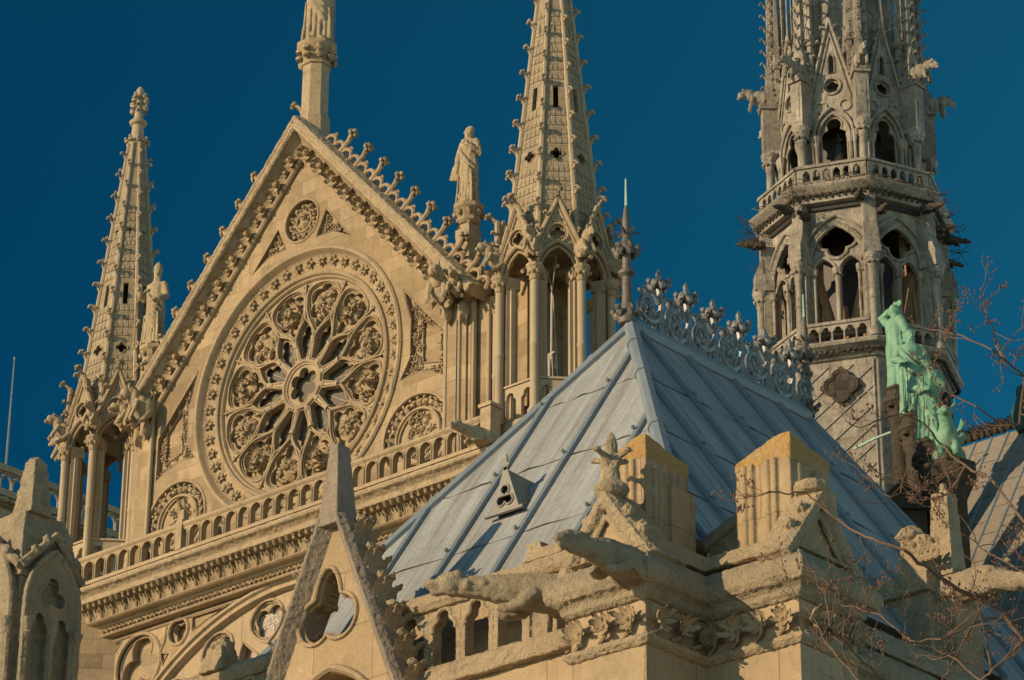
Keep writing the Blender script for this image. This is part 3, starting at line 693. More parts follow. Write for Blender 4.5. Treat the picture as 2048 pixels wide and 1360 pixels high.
# ------------------------------------------------------------------ spired turrets
def turret(cx, cy, label, apexZ, quatZ, archTop, quatS, slit, tip):
    t = thing('spired_turret', label, 'turret', (cx, cy, -39.1), 'spired turrets flanking the gable')
    O = T(cx, cy, 0); R = 1.6; A = R*cos(pi/8); hw = R*sin(pi/8)
    def P(name, mb, mat, par=None, **k):
        mb.v = [(x+cx, y+cy, z) for x, y, z in mb.v]; return put(name, mb, mat, par or t, **k)
    m = MB(); m.lathe([(1.95, -39.1), (1.95, -5.0), (1.98, -4.75), (1.9, -4.6), (1.82, -4.45), (1.82, -4.0), (1.75, -3.9)], 8, (0, 0, 0), pi/8); P('base', m, ASH)
    # low pierced parapet between the columns
    m = MB()
    for k in range(8):
        m.T = RZ(k*pi/4)
        w_ = 1.50*sin(pi/8)
        m.plate([(-w_, -3.95), (w_, -3.95), (w_, -2.82), (-w_, -2.82)], [carch(x, -3.75, -3.35, .21, .36) for x in (-.3, .3)], -1.42, -1.30)
        m.extx([(-1.28, -2.82), (-1.28, -2.75), (-1.45, -2.75), (-1.47, -2.82)], -w_-.02, w_+.02)
    m.T = Matrix.Identity(4); P('parapet', m, SHAFT)
    # columns
    sh = MB()
    sh.lathe([(.19, -3.92), (.19, -3.75), (.135, -3.66), (.115, -3.5), (.115, -1.9), (.13, -1.88), (.13, -1.82), (.115, -1.8), (.115, .02)], 10, (0, -R-.02, 0))
    sh.box(-.13, .13, -R+.12, -R+.46, -3.92, .12); sh.box(-.22, .22, -R+.22, -R+.34, -3.92, .12)
    shm = sh.mesh('column')
    cp = MB(); cp.lathe([(.125, .0), (.15, .03), (.125, .06), (.14, .16), (.21, .33), (.22, .36), (.24, .38), (.24, .46)], 8, (0, -R-.02, 0), pi/8)
    for j in range(8): a = j*pi/4; cp.blob((.17*sin(a), -R-.02-.17*cos(a), .23), (.06, .06, .07), 1, .3, j)
    cp.box(-.2, .2, -R+.10, -R+.5, .12, .46); cpm = cp.mesh('capital')
    for k in range(8):
        c_ = put('column', shm, SHAFT, t, O @ RZ(k*pi/4+pi/8)); put('capital', cpm, CARVE, c_, O @ RZ(k*pi/4+pi/8))
    # arched gablets
    m = MB(); zs = .40; kk = 1.0
    arch = parch(0, .3, zs, hw-.10, .78, 10)
    za = max(z for x, z in arch)
    m.plate([(-hw-.01, .45), (-hw+.10, .45)] + arch[1:-1] + [(hw-.10, .45), (hw+.01, .45), (hw+.01, 1.05), (0, apexZ), (-hw-.01, 1.05)], [circ(0, quatZ, .265, 32)], -A-.02, -A+.2)
    m.plate(circ(0, quatZ, .28, 32), [foil(0, quatZ, 4, .115, .10, pi/4*0, 48)], -A+.03, -A+.10)
    gf = m.mesh('gablet')
    m = MB()
    for s_ in (-1, 1):
        m.tube([(s_*(hw+.05), -A-.06, .95), (0, -A-.06, apexZ+.06)], .075, 6); m.tube([(s_*(hw-.08), -A-.04, .98), (0, -A-.04, apexZ-.22)], .04, 5)
    m.tube(at_y(parch(0, .4, zs, hw-.06, .78, 10)[1:-1], -A-.04), .055, 6); m.tube(at_y(parch(0, .4, zs, hw-.15, .78, 10)[1:-1], -A+.05), .045, 6)
    m.tube(at_y(circ(0, quatZ, .275, 30), -A-.03), .04, 6, True); m.tube(at_y(foil(0, quatZ, 4, .115, .10, 0, 40), -A+.03), .02, 5, True)
    gm = m.mesh('gablet_moulding')
    m = MB(); cu = carch(0, .36, .42, hw-.17, .62, 30)
    m.plate([(-hw+.06, .36)] + [(x*1.0, z) for x, z in parch(0, .36, zs, hw-.06, .80, 10)[1:-1]] + [(hw-.06, .36), (hw-.17, .36)] + list(reversed(cu[1:-1])) + [(-hw+.17, .36)], [], -A+.08, -A+.16)
    cm = m.mesh('cusped_arch')
    for k in range(8):
        M_ = O @ RZ(k*pi/4); g_ = put('gablet', gf, TURRET, t, M_); put('gablet_moulding', gm, MOULD, g_, M_); put('cusped_arch', cm, MOULD, g_, M_)
        put('crocket', CROCK, TURRET, g_, M_ @ T(0, -A-.03, apexZ-.06) @ SC(.34))
        for q_ in range(2):
            for s_ in (-1, 1):
                f = .25+.35*q_; put('crocket', CROCK, TURRET, g_, M_ @ T(s_*(hw*(1-f)), -A-.04, 1.02+(apexZ-1.02)*f) @ RY(s_*.7) @ SC(.2))
        if k % 2 == 0 or True:
            put('carved_beast', BEAST[k % 2], WORN, t, O @ RZ(k*pi/4+pi/8) @ T(0, -R-.08, .98) @ RX(-.12) @ SC(.78, .8, 1.15))
    m = MB(); m.lathe([(1.3, 1.0), (1.42, 1.15), (1.42, 1.3)], 8, (0, 0, 0), pi/8)
    for k in range(4): m.tube([(1.3*sin(k*pi/4), -1.3*cos(k*pi/4), .55), (.7*sin(k*pi/4), -.7*cos(k*pi/4), .95), (0, 0, 1.05), (-.7*sin(k*pi/4), .7*cos(k*pi/4), .95), (-1.3*sin(k*pi/4), 1.3*cos(k*pi/4), .55)], .06, 6)
    P('vault', m, TURRET)
    if cx > 0: m = MB(); m.box(-1.4, -.55, -.45, 1.3, -3.95, 1.2); P('stair_core', m, ASH)
    # hollow octagonal spire
    z0, z1, r0, r1 = 1.2, tip-2.0, 1.40, .25
    a0, a1 = r0*cos(pi/8), r1*cos(pi/8); L_ = sqrt((z1-z0)**2+(a0-a1)**2); tl = atan2(a0-a1, z1-z0)
    def zl(z): return (z-z0)/(z1-z0)*L_
    w0, w1 = r0*sin(pi/8), r1*sin(pi/8)
    sh = zl((slit[0]+slit[1])/2)
    m = MB(); m.plate([(-w0, 0), (w0, 0), (w1, L_), (-w1, L_)],
        [foil(0, zl(quatS), 4, .095, .085, pi/4*0, 40), [(-.075, zl(slit[0])), (.075, zl(slit[0])), (.075, zl(slit[1])), (-.075, zl(slit[1]))], foil(0, zl(slit[1]+1.9), 4, .05, .05, 0, 30)], 0, .13)
    m.tube(at_y(foil(0, zl(quatS), 4, .105, .09, 0, 40), -.005), .022, 5, True)
    # scale courses cut in the slabs
    nrow = 34
    for r_ in range(2, nrow):
        zz = L_*r_/nrow; ww = w0+(w1-w0)*r_/nrow
        if abs(zz-zl(quatS)) < .25 or zl(slit[0])-.1 < zz < zl(slit[1])+.1: continue
        nn = max(1, int(ww*2/.17)) if r_ < 26 else 0
        for i in range(nn):
            x = -ww + .07 + (2*ww-.14)*(i+.5)/nn; hwid = (2*ww-.14)/nn*.5 - .012
            m.taper(x-hwid, x+hwid, -.02, .01, zz-.10, .012, -.0, zz+.15, 0, .018)
    fm = m.mesh('spire_face')
    m = MB(); m.tube([(0, 0, 0), (0, 0, L_)], [.075, .04], 6)
    for k in range(8):
        put('spire_face', fm, TURRET, t, O @ RZ(k*pi/4) @ T(0, -a0, z0) @ RX(-tl))
    m = MB()
    for k in range(8):
        a = k*pi/4+pi/8; m.tube([(r0*sin(a), -r0*cos(a), z0), (r1*sin(a), -r1*cos(a), z1)], [.085, .05], 6)
    P('ribs', m, SHAFT)
    n = 11; tlr = atan2(r0-r1, z1-z0)
    for k in range(8):
        for i in range(n):
            z = 2.25 + (z1-2.5)*(i+(.5 if k % 2 else 0))/n; r_ = r0+(r1-r0)*(z-z0)/(z1-z0)
            put('crocket', CROCK, SHAFT, t, O @ RZ(k*pi/4+pi/8) @ T(0, -r_-.02, z) @ RX(-tlr) @ SC(.29-.010*i))
    m = MB(); z = z1
    m.lathe([(.26, z-.15), (.3, z-.05), (.22, z+.05), (.19, z+.45), (.18, z+.6), (.27, z+.66), (.29, z+.74), (.2, z+.8), (.14, z+.95), (.11, z+1.3), (.2, z+1.36), (.12, z+1.42), (.09, z+1.7), (.12, z+1.78), (.12, z+1.92), (.06, z+2.02)], 10)
    for zz, r_, q_ in ((0, .32, 8), (1.18, .26, 4), (1.42, .27, 4), (1.62, .2, 4)):
        for j in range(q_): a = 2*pi*j/q_+.2; m.blob((r_*sin(a), -r_*cos(a), z+zz), (.10, .10, .085), 1, .4, j); m.blob((r_*1.15*sin(a), -r_*1.15*cos(a), z+zz+.09), .06, 1, .3, j)
    P('finial', m, SHAFT)
    return t
turret(-8.7, 1.07, 'farther spired stone turret beside the left gable foot, its tip against the sky', 2.62, 1.50, 1.0, 3.65, (5.19, 5.97), 13.3)
turret(8.7, 1.07, 'nearer spired stone turret between gable and grey roof, cable hanging inside', 2.42, 1.45, 1.0, 4.14, (5.66, 6.41), 13.6)
# cables and lamp inside the nearer turret
cb = thing('hanging_cable', 'pale cable with a lamp hanging inside the open lantern of the nearer turret', 'cable', (9.1, .6, .9))
m = MB(); m.tube([(8.75, .75, .95), (9.12, .5, .15), (9.12, .5, .0)], .012, 5); m.tube([(9.45, .3, .95), (9.14, .5, .15)], .012, 5)
m.tube([(9.12, .5, .05), (9.1, .5, -1.9)], .03, 6); m.tube([(9.16, .5, .0), (9.32, .42, -1.5), (9.45, .35, -2.6)], .012, 5); m.tube([(9.08, .52, -1.7), (9.0, .55, -3.6)], .012, 5); m.tube([(9.12, .5, -1.7), (9.22, .5, -3.6)], .012, 5)
m.tube([(9.0, .5, -1.75), (9.24, .5, -1.72)], .035, 6); m.tube([(9.02, .5, -1.75), (9.03, .5, -2.7)], .035, 6)
put('rope', m, CABLE, cb)
m = MB(); m.blob((9.3, .45, -2.2), (.06, .06, .09), 2); m.tube([(9.3, .45, -2.12), (9.28, .45, -1.9)], .02, 5); put('lamp', m, CABLE, cb)
bm_ = MB(); bm_.tube([(9.75, .55, -3.9), (9.75, .55, -1.1)], .05, 6); o = put('pole', bm_, TIMBER, None); tag(o, 'thin wooden pole standing in the nearer turret beside the hanging cable', 'pole')

# ------------------------------------------------------------------ draped figures
def hand(m, p, d, up, s):                                          # palm, four bent fingers and a thumb
    p = Vector(p); d = Vector(d).normalized(); sd_ = d.cross(Vector(up)).normalized(); n_ = sd_.cross(d)
    m.blob(p + d*.03*s, (.032*s, .032*s, .032*s), 1)
    for i, L in enumerate((.070, .080, .075, .060)):
        b = p + d*.05*s + sd_*(.018*(i-1.5))*s; m.tube([b, b + d*L*.5*s - n_*.006*s, b + d*L*s*.85 - n_*.028*s], [.0095*s, .009*s, .007*s], 5)
    m.tube([p + sd_*.02*s, p + sd_*.045*s + d*.03*s - n_*.01*s, p + sd_*.042*s + d*.06*s - n_*.02*s], [.012*s, .010*s, .008*s], 5)
def figure(h, arms, yaw_head=0., nod=0., hair=.4, beard=True, mitre=False, seed=0, lean=0., bald=False, hips=0.):
    """robed standing figure of height h facing -y, as one skin; arms = ((elbow),(wrist)) left then right in units of h"""
    m = MB(); rnd = random.Random(seed); n = 44
    rings = [(0, .125, .105, 1.), (.02, .142, .118, 1.), (.12, .132, .108, 1.), (.25, .122, .10, 1.), (.38, .120, .102, .9), (.48, .122, .104, .7), (.55, .112, .096, .5), (.60, .105, .09, .4), (.66, .112, .094, .35), (.72, .122, .098, .3), (.77, .127, .094, .2), (.80, .118, .085, .1), (.825, .080, .066, 0), (.845, .046, .046, 0), (.87, .040, .042, 0), (.89, .042, .045, 0)]
    vs = []; fs = []; ph = rnd.uniform(0, 6)
    for i, (z, rx, ry, fo) in enumerate(rings):
        for k in range(n):
            a = 2*pi*k/n; q_ = 1 + fo*(.085*sin(9*a + ph + 2.2*z) + .05*sin(15*a + 1.7*ph - 3*z) + .04*sin(4*a+ph))
            vs.append((rx*q_*sin(a) + hips*sin(z*pi), -ry*q_*cos(a) - lean*z*z, z))
        if i: fs += [((i-1)*n+k, (i-1)*n+(k+1) % n, i*n+(k+1) % n, i*n+k) for k in range(n)]
    fs += [tuple(range(n)), tuple(range((len(rings)-1)*n, len(rings)*n))]
    T0 = m.T; m.T = SC(h); m.add(vs, fs)
    # mantle folds slung across the body
    for j in range(5):
        m.tube([(-.12+.01*j, -.05, .76-.05*j), (-.04, -.115-.004*j, .62-.06*j), (.06, -.12, .50-.07*j), (.125, -.05, .44-.07*j)], [.018, .022, .022, .016], 6)
    for j in range(6):
        x = -.10+.04*j; m.tube([(x, -.112+.1*abs(x), .40), (x*1.1+.008, -.122+.1*abs(x), .2), (x*1.2, -.125+.1*abs(x), .01)], [.011, .015, .018], 5)
    for s_, (e, w_) in zip((1, -1), arms):
        sh = (s_*.105, 0, .785); m.blob(sh, (.05, .055, .05), 2)
        m.tube([sh, tuple((a+b)/2 for a, b in zip(sh, e)), e, tuple((a+b)/2 for a, b in zip(e, w_)), w_], [.048, .050, .044, .038, .027], 9)
        d = Vector(w_)-Vector(e); m.tube([tuple((a*.5+b*.5) for a, b in zip(e, w_)), tuple(Vector(w_)-d*.12), (Vector(w_)-d*.2+Vector((0, 0, -.07)))], [.045, .046, .02], 8)
        hand(m, w_, d, (0, -1, .3), 1.0)
    for x in (-.055, .06): m.blob((x, -.13, .016), (.028, .055, .02), 1)
    # head
    m.T = SC(h) @ T(hips*.3, -lean*.85, .905) @ RZ(yaw_head) @ RX(nod)
    m.blob((0, -.004, .028), (.048, .060, .066), 3); m.blob((0, -.030, -.008), (.036, .034, .036), 2)
    m.tube([(0, -.060, .036), (0, -.077, .010), (0, -.062, .004)], [.007, .013, .008], 6)
    for x in (-1, 1):
        m.blob((x*.049, .004, .020), (.009, .015, .020), 1); m.blob((x*.021, -.054, .027), (.010, .007, .006), 1)
        m.blob((x*.021, -.055, .041), (.017, .010, .006), 1); m.blob((x*.027, -.042, .004), (.014, .016, .016), 1)
    m.blob((0, -.058, -.012), (.017, .009, .006), 1)
    if beard:
        for j in range(9): m.blob((.032*sin(j*.78-3.1), -.038-.012*cos(j*.78-3.1), -.040-.012*(j % 3)), (.021, .020, .034), 1, .3, j)
    if not bald:
        for j in range(16):
            a = pi*.5 + pi*(j % 8)/7; m.blob((.047*cos(a+pi/2+0) if 0 else .046*sin(a+pi/2)*1.0, .016+.044*abs(sin((j % 8)/7*pi)), .058-.045*(j//8)*(1+hair)), (.022, .024, .030), 1, .4, j)
        m.blob((0, .012, .064), (.050, .056, .040), 2, .15, seed)
    if mitre:
        m.lathe([(.052, .055), (.058, .08), (.060, .12), (.040, .165), (.006, .20)], 10, (0, .004, 0)); m.tube(at_y(circ(0, .07, .001, 3), 0), .001, 3, True)
        m.tube([(.054*sin(2*pi*i/12), .004-.058*cos(2*pi*i/12), .064) for i in range(12)], .008, 5, True)
    m.T = T0
    return m
def statue(name, label, cat, mb, mat, M, vs, extra=None, group=None):
    o = remesh(put(name, mb, mat, None, M), vs, 1)
    return tag(o, label, cat, group)
# facing the camera side (south-east) is rz ~ +.7
statue('stone_statue', 'grey-gold robed stone man with bare head and tunic on the pedestal right of the gable', 'statue',
       figure(2.55, (((.17, -.02, .62), (.08, -.13, .70)), ((-.175, .0, .62), (-.165, -.05, .46))), -.75, .0, .2, True, False, 3), WORN, T(6.15, .42, 3.62) @ RZ(.15) @ SC(.84, .84, 1), .026)
m = MB(); m.box(-.19, .19, -.02, .05, -.26, .26); o = put('stone_book', m, WORN, None, T(5.80, .26, 4.72) @ RZ(.3) @ RY(.25) @ SC(.8)); tag(o, 'small stone tablet held at the hip of the robed man by the gable', 'book')
b = figure(2.65, (((.17, -.03, .62), (.10, -.15, .56)), ((-.175, -.04, .63), (-.17, -.15, .70))), .35, .0, .1, True, True, 8)
o = statue('bishop_statue', 'stone bishop statue in mitre holding a crozier before the farther turret', 'statue', b, WORN, T(-6.6, .42, 3.22) @ RZ(.25) @ SC(.9, .9, 1), .028)
m = MB(); pts = [(0, 0, 0), (0, 0, 1.98)] + [(.13-.13*cos(i*.6)*(1-.09*i), 0, 1.98+.16*sin(i*.6)*(1-.06*i)+.0) for i in range(1, 10)]
m.tube(pts, .03, 6); o = put('crozier', m, WORN, None, T(-7.1, .05, 3.22)); tag(o, 'curl-headed stone crozier held in the bishop statue\'s hand', 'crozier')
statue('apex_statue', 'draped stone figure on the column above the gable apex, cut by the picture top', 'statue',
       figure(3.4, (((.16, -.05, .60), (.05, -.15, .62)), ((-.17, -.03, .62), (-.10, -.15, .52))), 0, 0, .5, True, False, 12, 0, False, .02), WORN, T(0, .35, 11.12) @ RZ(.7), .035)
m = MB(); m.tube([(.52, .55, 11.0), (.50, .55, 14.8)], .018, 5); o = put('lightning_rod', m, ZINC, None); tag(o, 'thin wire rod rising behind the figure on the gable apex', 'lightning rod')
# ------------------------------------------------------------------ crossing spire
SX, SY = 0.0, 27.9
spire = thing('crossing_spire', 'tall grey lead-covered gothic spire with open arched stages, pinnacles and gargoyles', 'spire', (SX, SY, 0))
O = T(SX, SY, 0)
def SP(name, mb, mat, par=None, M=None): return put(name, mb, mat, par or spire, M or O)
R = 3.42; A = R*cos(pi/8); HW = R*sin(pi/8)
def faces8(): return [(k, pi/8 + k*pi/4) for k in range(8)]
def verts8(): return [(k, k*pi/4) for k in range(8)]
bs = MB(); Rb = 3.22; Ab = Rb*cos(pi/8)
bs.lathe([(Rb, -6), (Rb, 9.25)], 8, (0, 0, 0)); base = SP('base', bs, FLECHE)
fm = MB(); wb = Rb*sin(pi/8)-.12
def clipseg(p, q, x0, x1, z0, z1):
    t0, t1 = 0., 1.; d = (q[0]-p[0], q[1]-p[1])
    for pp, qq in ((-d[0], p[0]-x0), (d[0], x1-p[0]), (-d[1], p[1]-z0), (d[1], z1-p[1])):
        if abs(pp) < 1e-9: continue
        r_ = qq/pp
        if pp < 0: t0 = max(t0, r_)
        else: t1 = min(t1, r_)
    return None if t0 >= t1 else ((p[0]+d[0]*t0, p[1]+d[1]*t0), (p[0]+d[0]*t1, p[1]+d[1]*t1))
for i in range(-8, 22):
    for s_ in (1, -1):
        if s_ < 0 and i % 2: continue
        zc = i*.72
        sg = clipseg((-3, zc - s_*3*.82), (3, zc + s_*3*.82), -wb, wb, 0, 9.0)
        if sg: fm.tube([(sg[0][0], -Ab-.01, sg[0][1]), (sg[1][0], -Ab-.01, sg[1][1])], .035, 5)
for x in (-wb-.04, wb+.04): fm.tube([(x, -Ab-.0, 0), (x, -Ab-.0, 9.1)], .06, 6)
fmm = fm.mesh('lozenge_ribs')
pq = MB(); fo = foil(0, 8.2, 4, .28, .24, 0, 60)
pq.plate(thick(fo, .10), [], -Ab-.14, -Ab+.05); pq.tube(at_y(thick(fo, .08), -Ab-.15), .06, 6, True); pq.tube(at_y(fo, -Ab-.15), .035, 5, True)
for i in range(-4, 5): 
    for s_ in (1, -1):
        sg = clipseg((-1, 8.2+i*.1-s_*1), (1, 8.2+i*.1+s_*1), -.26, .26, 8.03, 8.37)
        if sg: pq.tube([(sg[0][0], -Ab-.145, sg[0][1]), (sg[1][0], -Ab-.145, sg[1][1])], .012, 4)
for a in (-1, 1): pq.blob((a*.68, -Ab-.1, 8.2), (.08, .06, .12), 1, .3, 1); pq.blob((0, -Ab-.1, 8.2+a*.66), (.12, .06, .08), 1, .3, 2)
pqm = pq.mesh('plaque')
for k, a in faces8():
    SP('lozenge_ribs', fmm, FLECHE, base, O @ RZ(a)); SP('plaque', pqm, SLATE, base, O @ RZ(a))
m = MB(); m.lathe([(Rb, 9.2), (Rb+.12, 9.25), (Rb+.1, 9.32), (Rb+.22, 9.5), (Rb+.5, 9.62), (Rb+.55, 9.72), (Rb+.50, 9.80), (Rb-.4, 9.86)], 8); st = SP('string_course', m, FLECHE)
m = MB()
for i in range(13): m.blob((-1.26+.21*i, -A-.14, 9.42), (.115, .1, .08), 1, .4, i)
lmm = m.mesh('leaf_moulding')
for k, a in faces8(): SP('leaf_moulding', lmm, SLATE, st, O @ RZ(a))
# lower pierced parapet between columns
m = MB(); Ap = A - .02; wp = HW-.16
m.plate([(-wp, 9.84), (wp, 9.84), (wp, 10.52), (-wp, 10.52)], [carch(x, 9.92, 10.15, .19, .26) for x in (-.87, -.43, 0, .43, .87) if abs(x)+.2 < wp], -Ap-.05, -Ap+.07)
m.extx([(-Ap-.1, 10.52), (-Ap-.12, 10.58), (-Ap-.1, 10.64), (-Ap+.12, 10.64), (-Ap+.12, 10.52)], -wp, wp)
ppm = m.mesh('parapet')
# traceried opening
m = MB(); wo = HW-.26; zsp = 13.0
arch = parch(0, 10.6, zsp, wo, .86, 16); za = max(z for x, z in arch)
Zc = 15.45
m.plate([(-HW+.02, 12.6), (-wo, 12.6)] + arch[1:-1] + [(wo, 12.6), (HW-.02, 12.6), (HW-.02, Zc), (-HW+.02, Zc)], [], -A+.12, -A+.35)
wall = m.mesh('arch_wall')
m = MB(); qc = 14.02
qf = foil(0, qc, 4, .36, .33, 0, 80)
def lan(x): return parch(x, 10.46, 12.75, .40, .72, 10)
m.plate([(-wo-.03, 10.3)] + parch(0, 10.3, zsp, wo+.03, .86, 16)[1:-1] + [(wo+.03, 10.3)], [qf, lan(-.49), lan(.49)], -A+.2, -A+.36)
m.tube(at_y(thick(qf, .06), -A+.17), .06, 6, True); m.tube(at_y(thick(qf, .0), -A+.2), .04, 6, True)
for x in (-.49, .49): m.tube(at_y(parch(x, 10.4, 12.75, .44, .72, 10), -A+.18), .055, 6)
m.tube(at_y(parch(0, 10.4, zsp, wo-.03, .86, 16), -A+.10), .075, 6)
m.tube(at_y(parch(0, 10.4, zsp, wo+.26, .80, 16)[1:-1], -A+.06), .06, 6)
trm = m.mesh('tracery')
m = MB()
pb = parch(0, 10.4, zsp-.1, wo+.12, .83, 20)[1:-1]; L_ = 0; last = None; acc = 0
for i in range(len(pb)-1):
    p, q_ = Vector((pb[i][0], pb[i][1])), Vector((pb[i+1][0], pb[i+1][1])); d = (q_-p).length; nn = max(1, int(d/.16))
    for j in range(nn): u = p.lerp(q_, j/nn); m.blob((u.x, -A+.07, u.y), .07, 1, .3, i+j)
for s_ in (-1, 1):
    for i in range(4): m.blob((s_*(wo+.12), -A+.07, zsp-.2-.17*i), .07, 1, .3, i)
bdm = m.mesh('arch_beads')
m = MB()
for x, y, r in ((0, -A+.13, .085), (-.93, -A+.1, .07), (.93, -A+.1, .07), (-.80, -A+.02, .05), (.80, -A+.02, .05)):
    m.lathe([(r*1.7, 10.4), (r*1.7, 10.5), (r, 10.58), (r, 12.35), (r*1.3, 12.4), (r*1.1, 12.44), (r*1.3, 12.55), (r*2.3, 12.78), (r*2.4, 12.86)], 8, (x, y, 0))
    for j in range(6): b = j*pi/3; m.blob((x+r*1.7*sin(b), y-r*1.7*cos(b), 12.62), r*.75, 1, .4, j)
com = m.mesh('colonette')
for k, a in faces8():
    M_ = O @ RZ(a) @ T(0, .2, 0)
    p_ = SP('open_arch', wall, FLECHE, None, M_); SP('tracery', trm, FLECHE, p_, M_); SP('arch_beads', bdm, FLECHE, p_, M_); SP('colonette', com, FLECHE, p_, M_)
    SP('parapet', ppm, FLECHE, None, O @ RZ(a))
m = MB()
m.lathe([(.24, 9.85), (.24, 10.05), (.17, 10.15), (.15, 10.25), (.15, 11.3), (.17, 11.32), (.17, 11.38), (.15, 11.4), (.15, 12.45), (.19, 12.5), (.16, 12.55), (.2, 12.7), (.31, 12.95), (.33, 13.05)], 10, (0, -R-.02, 0))
for j in range(8):
    b = j*pi/4
    for zz in (12.7, 12.88): m.blob((.22*sin(b), -R-.02-.22*cos(b), zz), .085, 1, .4, j)
m.box(-.24, .24, -R+.06, -R+.5, 9.84, 13.06); m.box(-.3, .3, -R-.28, -R+.45, 13.06, 13.3)
m.taper(-.28, .28, -R-.24, -R+.45, 13.3, 0.02, .0, 13.75); m.box(-.23, .23, -R+.0, -R+.5, 13.7, 15.42)
m.add([(-.27, -R-.23, 13.72), (.27, -R-.23, 13.72), (.27, -R+.05, 13.72), (-.27, -R+.05, 13.72), (-.25, -R-.01, 14.35), (.25, -R-.01, 14.35), (.25, -R+.04, 14.35), (-.25, -R+.04, 14.35)], [(0,1,5,4),(1,2,6,5),(3,0,4,7),(4,5,6,7)])
pim = m.mesh('column')
gm_ = MB(); gm_.v = []; 
g0 = gargoyle(1.0, 7, .05, 1.0); gsm = g0.mesh('gargoyle')
wires = []
for v in range(2):
    m = MB(); rnd = random.Random(70+v)
    for i in range(13):
        p = Vector((rnd.uniform(-.25, .25), rnd.uniform(-.1, .5), rnd.uniform(-.1, .25))); d = Vector((rnd.uniform(-.7, .7), -1, rnd.uniform(-.4, .7))); pts = [p]
        for j in range(6): d = (d + Vector((rnd.uniform(-.9, .9), rnd.uniform(-.6, .6), rnd.uniform(-.9, .8)))).normalized(); p = p + d*.13; pts.append(p)
        m.tube(pts, .010, 4)
    wires.append(m.mesh('thorny_wire'))
for k, a in verts8():
    M_ = O @ RZ(a); SP('column', pim, FLECHE, None, M_)
    for dz, da, s_ in ((15.32, -.10, .66), (14.8, .12, .58)):
        SP('gargoyle', gsm, SLATE, None, O @ RZ(a+da) @ T(0, -R-.05, dz) @ RX(.12) @ SC(s_*.8, s_, s_*.8))
    SP('thorny_wire', wires[k % 2], SLATE, None, O @ RZ(a) @ T(0, -R-.30, 15.75)); SP('thorny_wire', wires[1-k % 2], SLATE, None, O @ RZ(a+.1) @ T(0, -R-.35, 15.05))
m = MB(); m.lathe([(R-.2, 15.38), (R+.03, 15.40), (R+.02, 15.55), (R+.12, 15.7), (R+.34, 15.85), (R+.40, 15.95), (R+.36, 16.02), (R-.3, 16.2), (R-.6, 16.2)], 8); co = SP('cornice', m, FLECHE)
m = MB()
for i in range(12): m.blob((-1.3+.236*i, -A-.1, 15.66), (.125, .1, .09), 1, .45, i); m.blob((-1.18+.236*i, -A-.06, 15.55), (.06, .06, .06), 1, .4, i)
lmm = m.mesh('leaf_moulding')
for k, a in faces8(): SP('leaf_moulding', lmm, SLATE, co, O @ RZ(a))
# rubble of twigs lying on the cornice: old nests
m = MB(); rnd = random.Random(9)
for i in range(170):
    a = rnd.uniform(-1.2, 2.2); r_ = rnd.uniform(3.2, 3.65)*cos(((a+pi/8) % (pi/4))-pi/8)/1.0; p = Vector((r_*sin(a), -r_*cos(a), 16.12+rnd.uniform(0, .10))); d = Vector((rnd.uniform(-1, 1), rnd.uniform(-1, 1), rnd.uniform(-.2, .35))).normalized()
    m.tube([p - d*.2, p + Vector((0, 0, .03)), p + d*.25 - Vector((0, 0, .03))], .016, 4)
SP('nest_twigs', m, BARK, co)
# interior: dark screen added to stand for the shade inside, with timber braces
m = MB(); m.lathe([(1.35, 9.5), (1.3, 15.3)], 8, (0, 0, 0), pi/8); SP('shade_screen', m, DARK)
m = MB()
for k in range(8):
    a = k*pi/4+pi/8; v = Vector((sin(a), -cos(a), 0)); s_ = Vector((cos(a), sin(a), 0))
    for q_ in (-1, 1):
        P0 = v*2.25+s_*q_*.15+Vector((0, 0, 9.9)); P1 = v*2.15+s_*q_*.95+Vector((0, 0, 13.2)); m.tube([P0, P1], .17, 4)
    m.tube([v*1.9+Vector((0, 0, 9.9)), v*2.3+Vector((0, 0, 11.6))], .2, 4)
    m.tube([v*2.2+s_*.8+Vector((0, 0, 9.8)), v*2.0+s_*.8+Vector((0, 0, 15.2))], .16, 4)
SP('timber_braces', m, TIMBER)
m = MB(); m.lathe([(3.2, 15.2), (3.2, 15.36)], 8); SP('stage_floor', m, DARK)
# upper stage
R2 = 2.95; A2 = R2*cos(pi/8); H2 = R2*sin(pi/8)
m = MB(); Aq = R*cos(pi/8)-.05; wq = (R-.05)*sin(pi/8)-.03
m.plate([(-wq, 16.22), (wq, 16.22), (wq, 16.82), (-wq, 16.82)], [parch(-.92+.368*i, 16.30, 16.52, .135, .9, 6) for i in range(6)], -Aq-.04, -Aq+.06)
m.extx([(-Aq-.1, 16.82), (-Aq-.12, 16.88), (-Aq-.08, 16.95), (-Aq+.1, 16.95), (-Aq+.1, 16.82)], -wq-.03, wq+.03)
b2m = m.mesh('balustrade')
m = MB(); w2 = .56; a2 = parch(0, 16.6, 18.35, w2, .95, 12)
G = 23.2
m.plate([(-H2+.02, 16.2), (-w2, 16.2)] + a2[1:-1] + [(w2, 16.2), (H2-.02, 16.2), (H2-.02, 19.3), (.86, 19.85), (0, G), (-.86, 19.85), (-H2+.02, 19.3)], [circ(0, 20.45, .30, 30), parch(0, 21.0, 21.6, .10, 1.0, 6)], -A2+.3, -A2+.5)
m.tube(at_y(circ(0, 20.45, .33, 30), -A2+.27), .05, 6, True); m.tube(at_y(parch(0, 21.0, 21.6, .12, 1., 6), -A2+.28), .03, 5, True)
m.plate(circ(0, 20.45, .31, 30), [foil(0, 20.45, 5, .13, .11, 0, 50)], -A2+.36, -A2+.44)
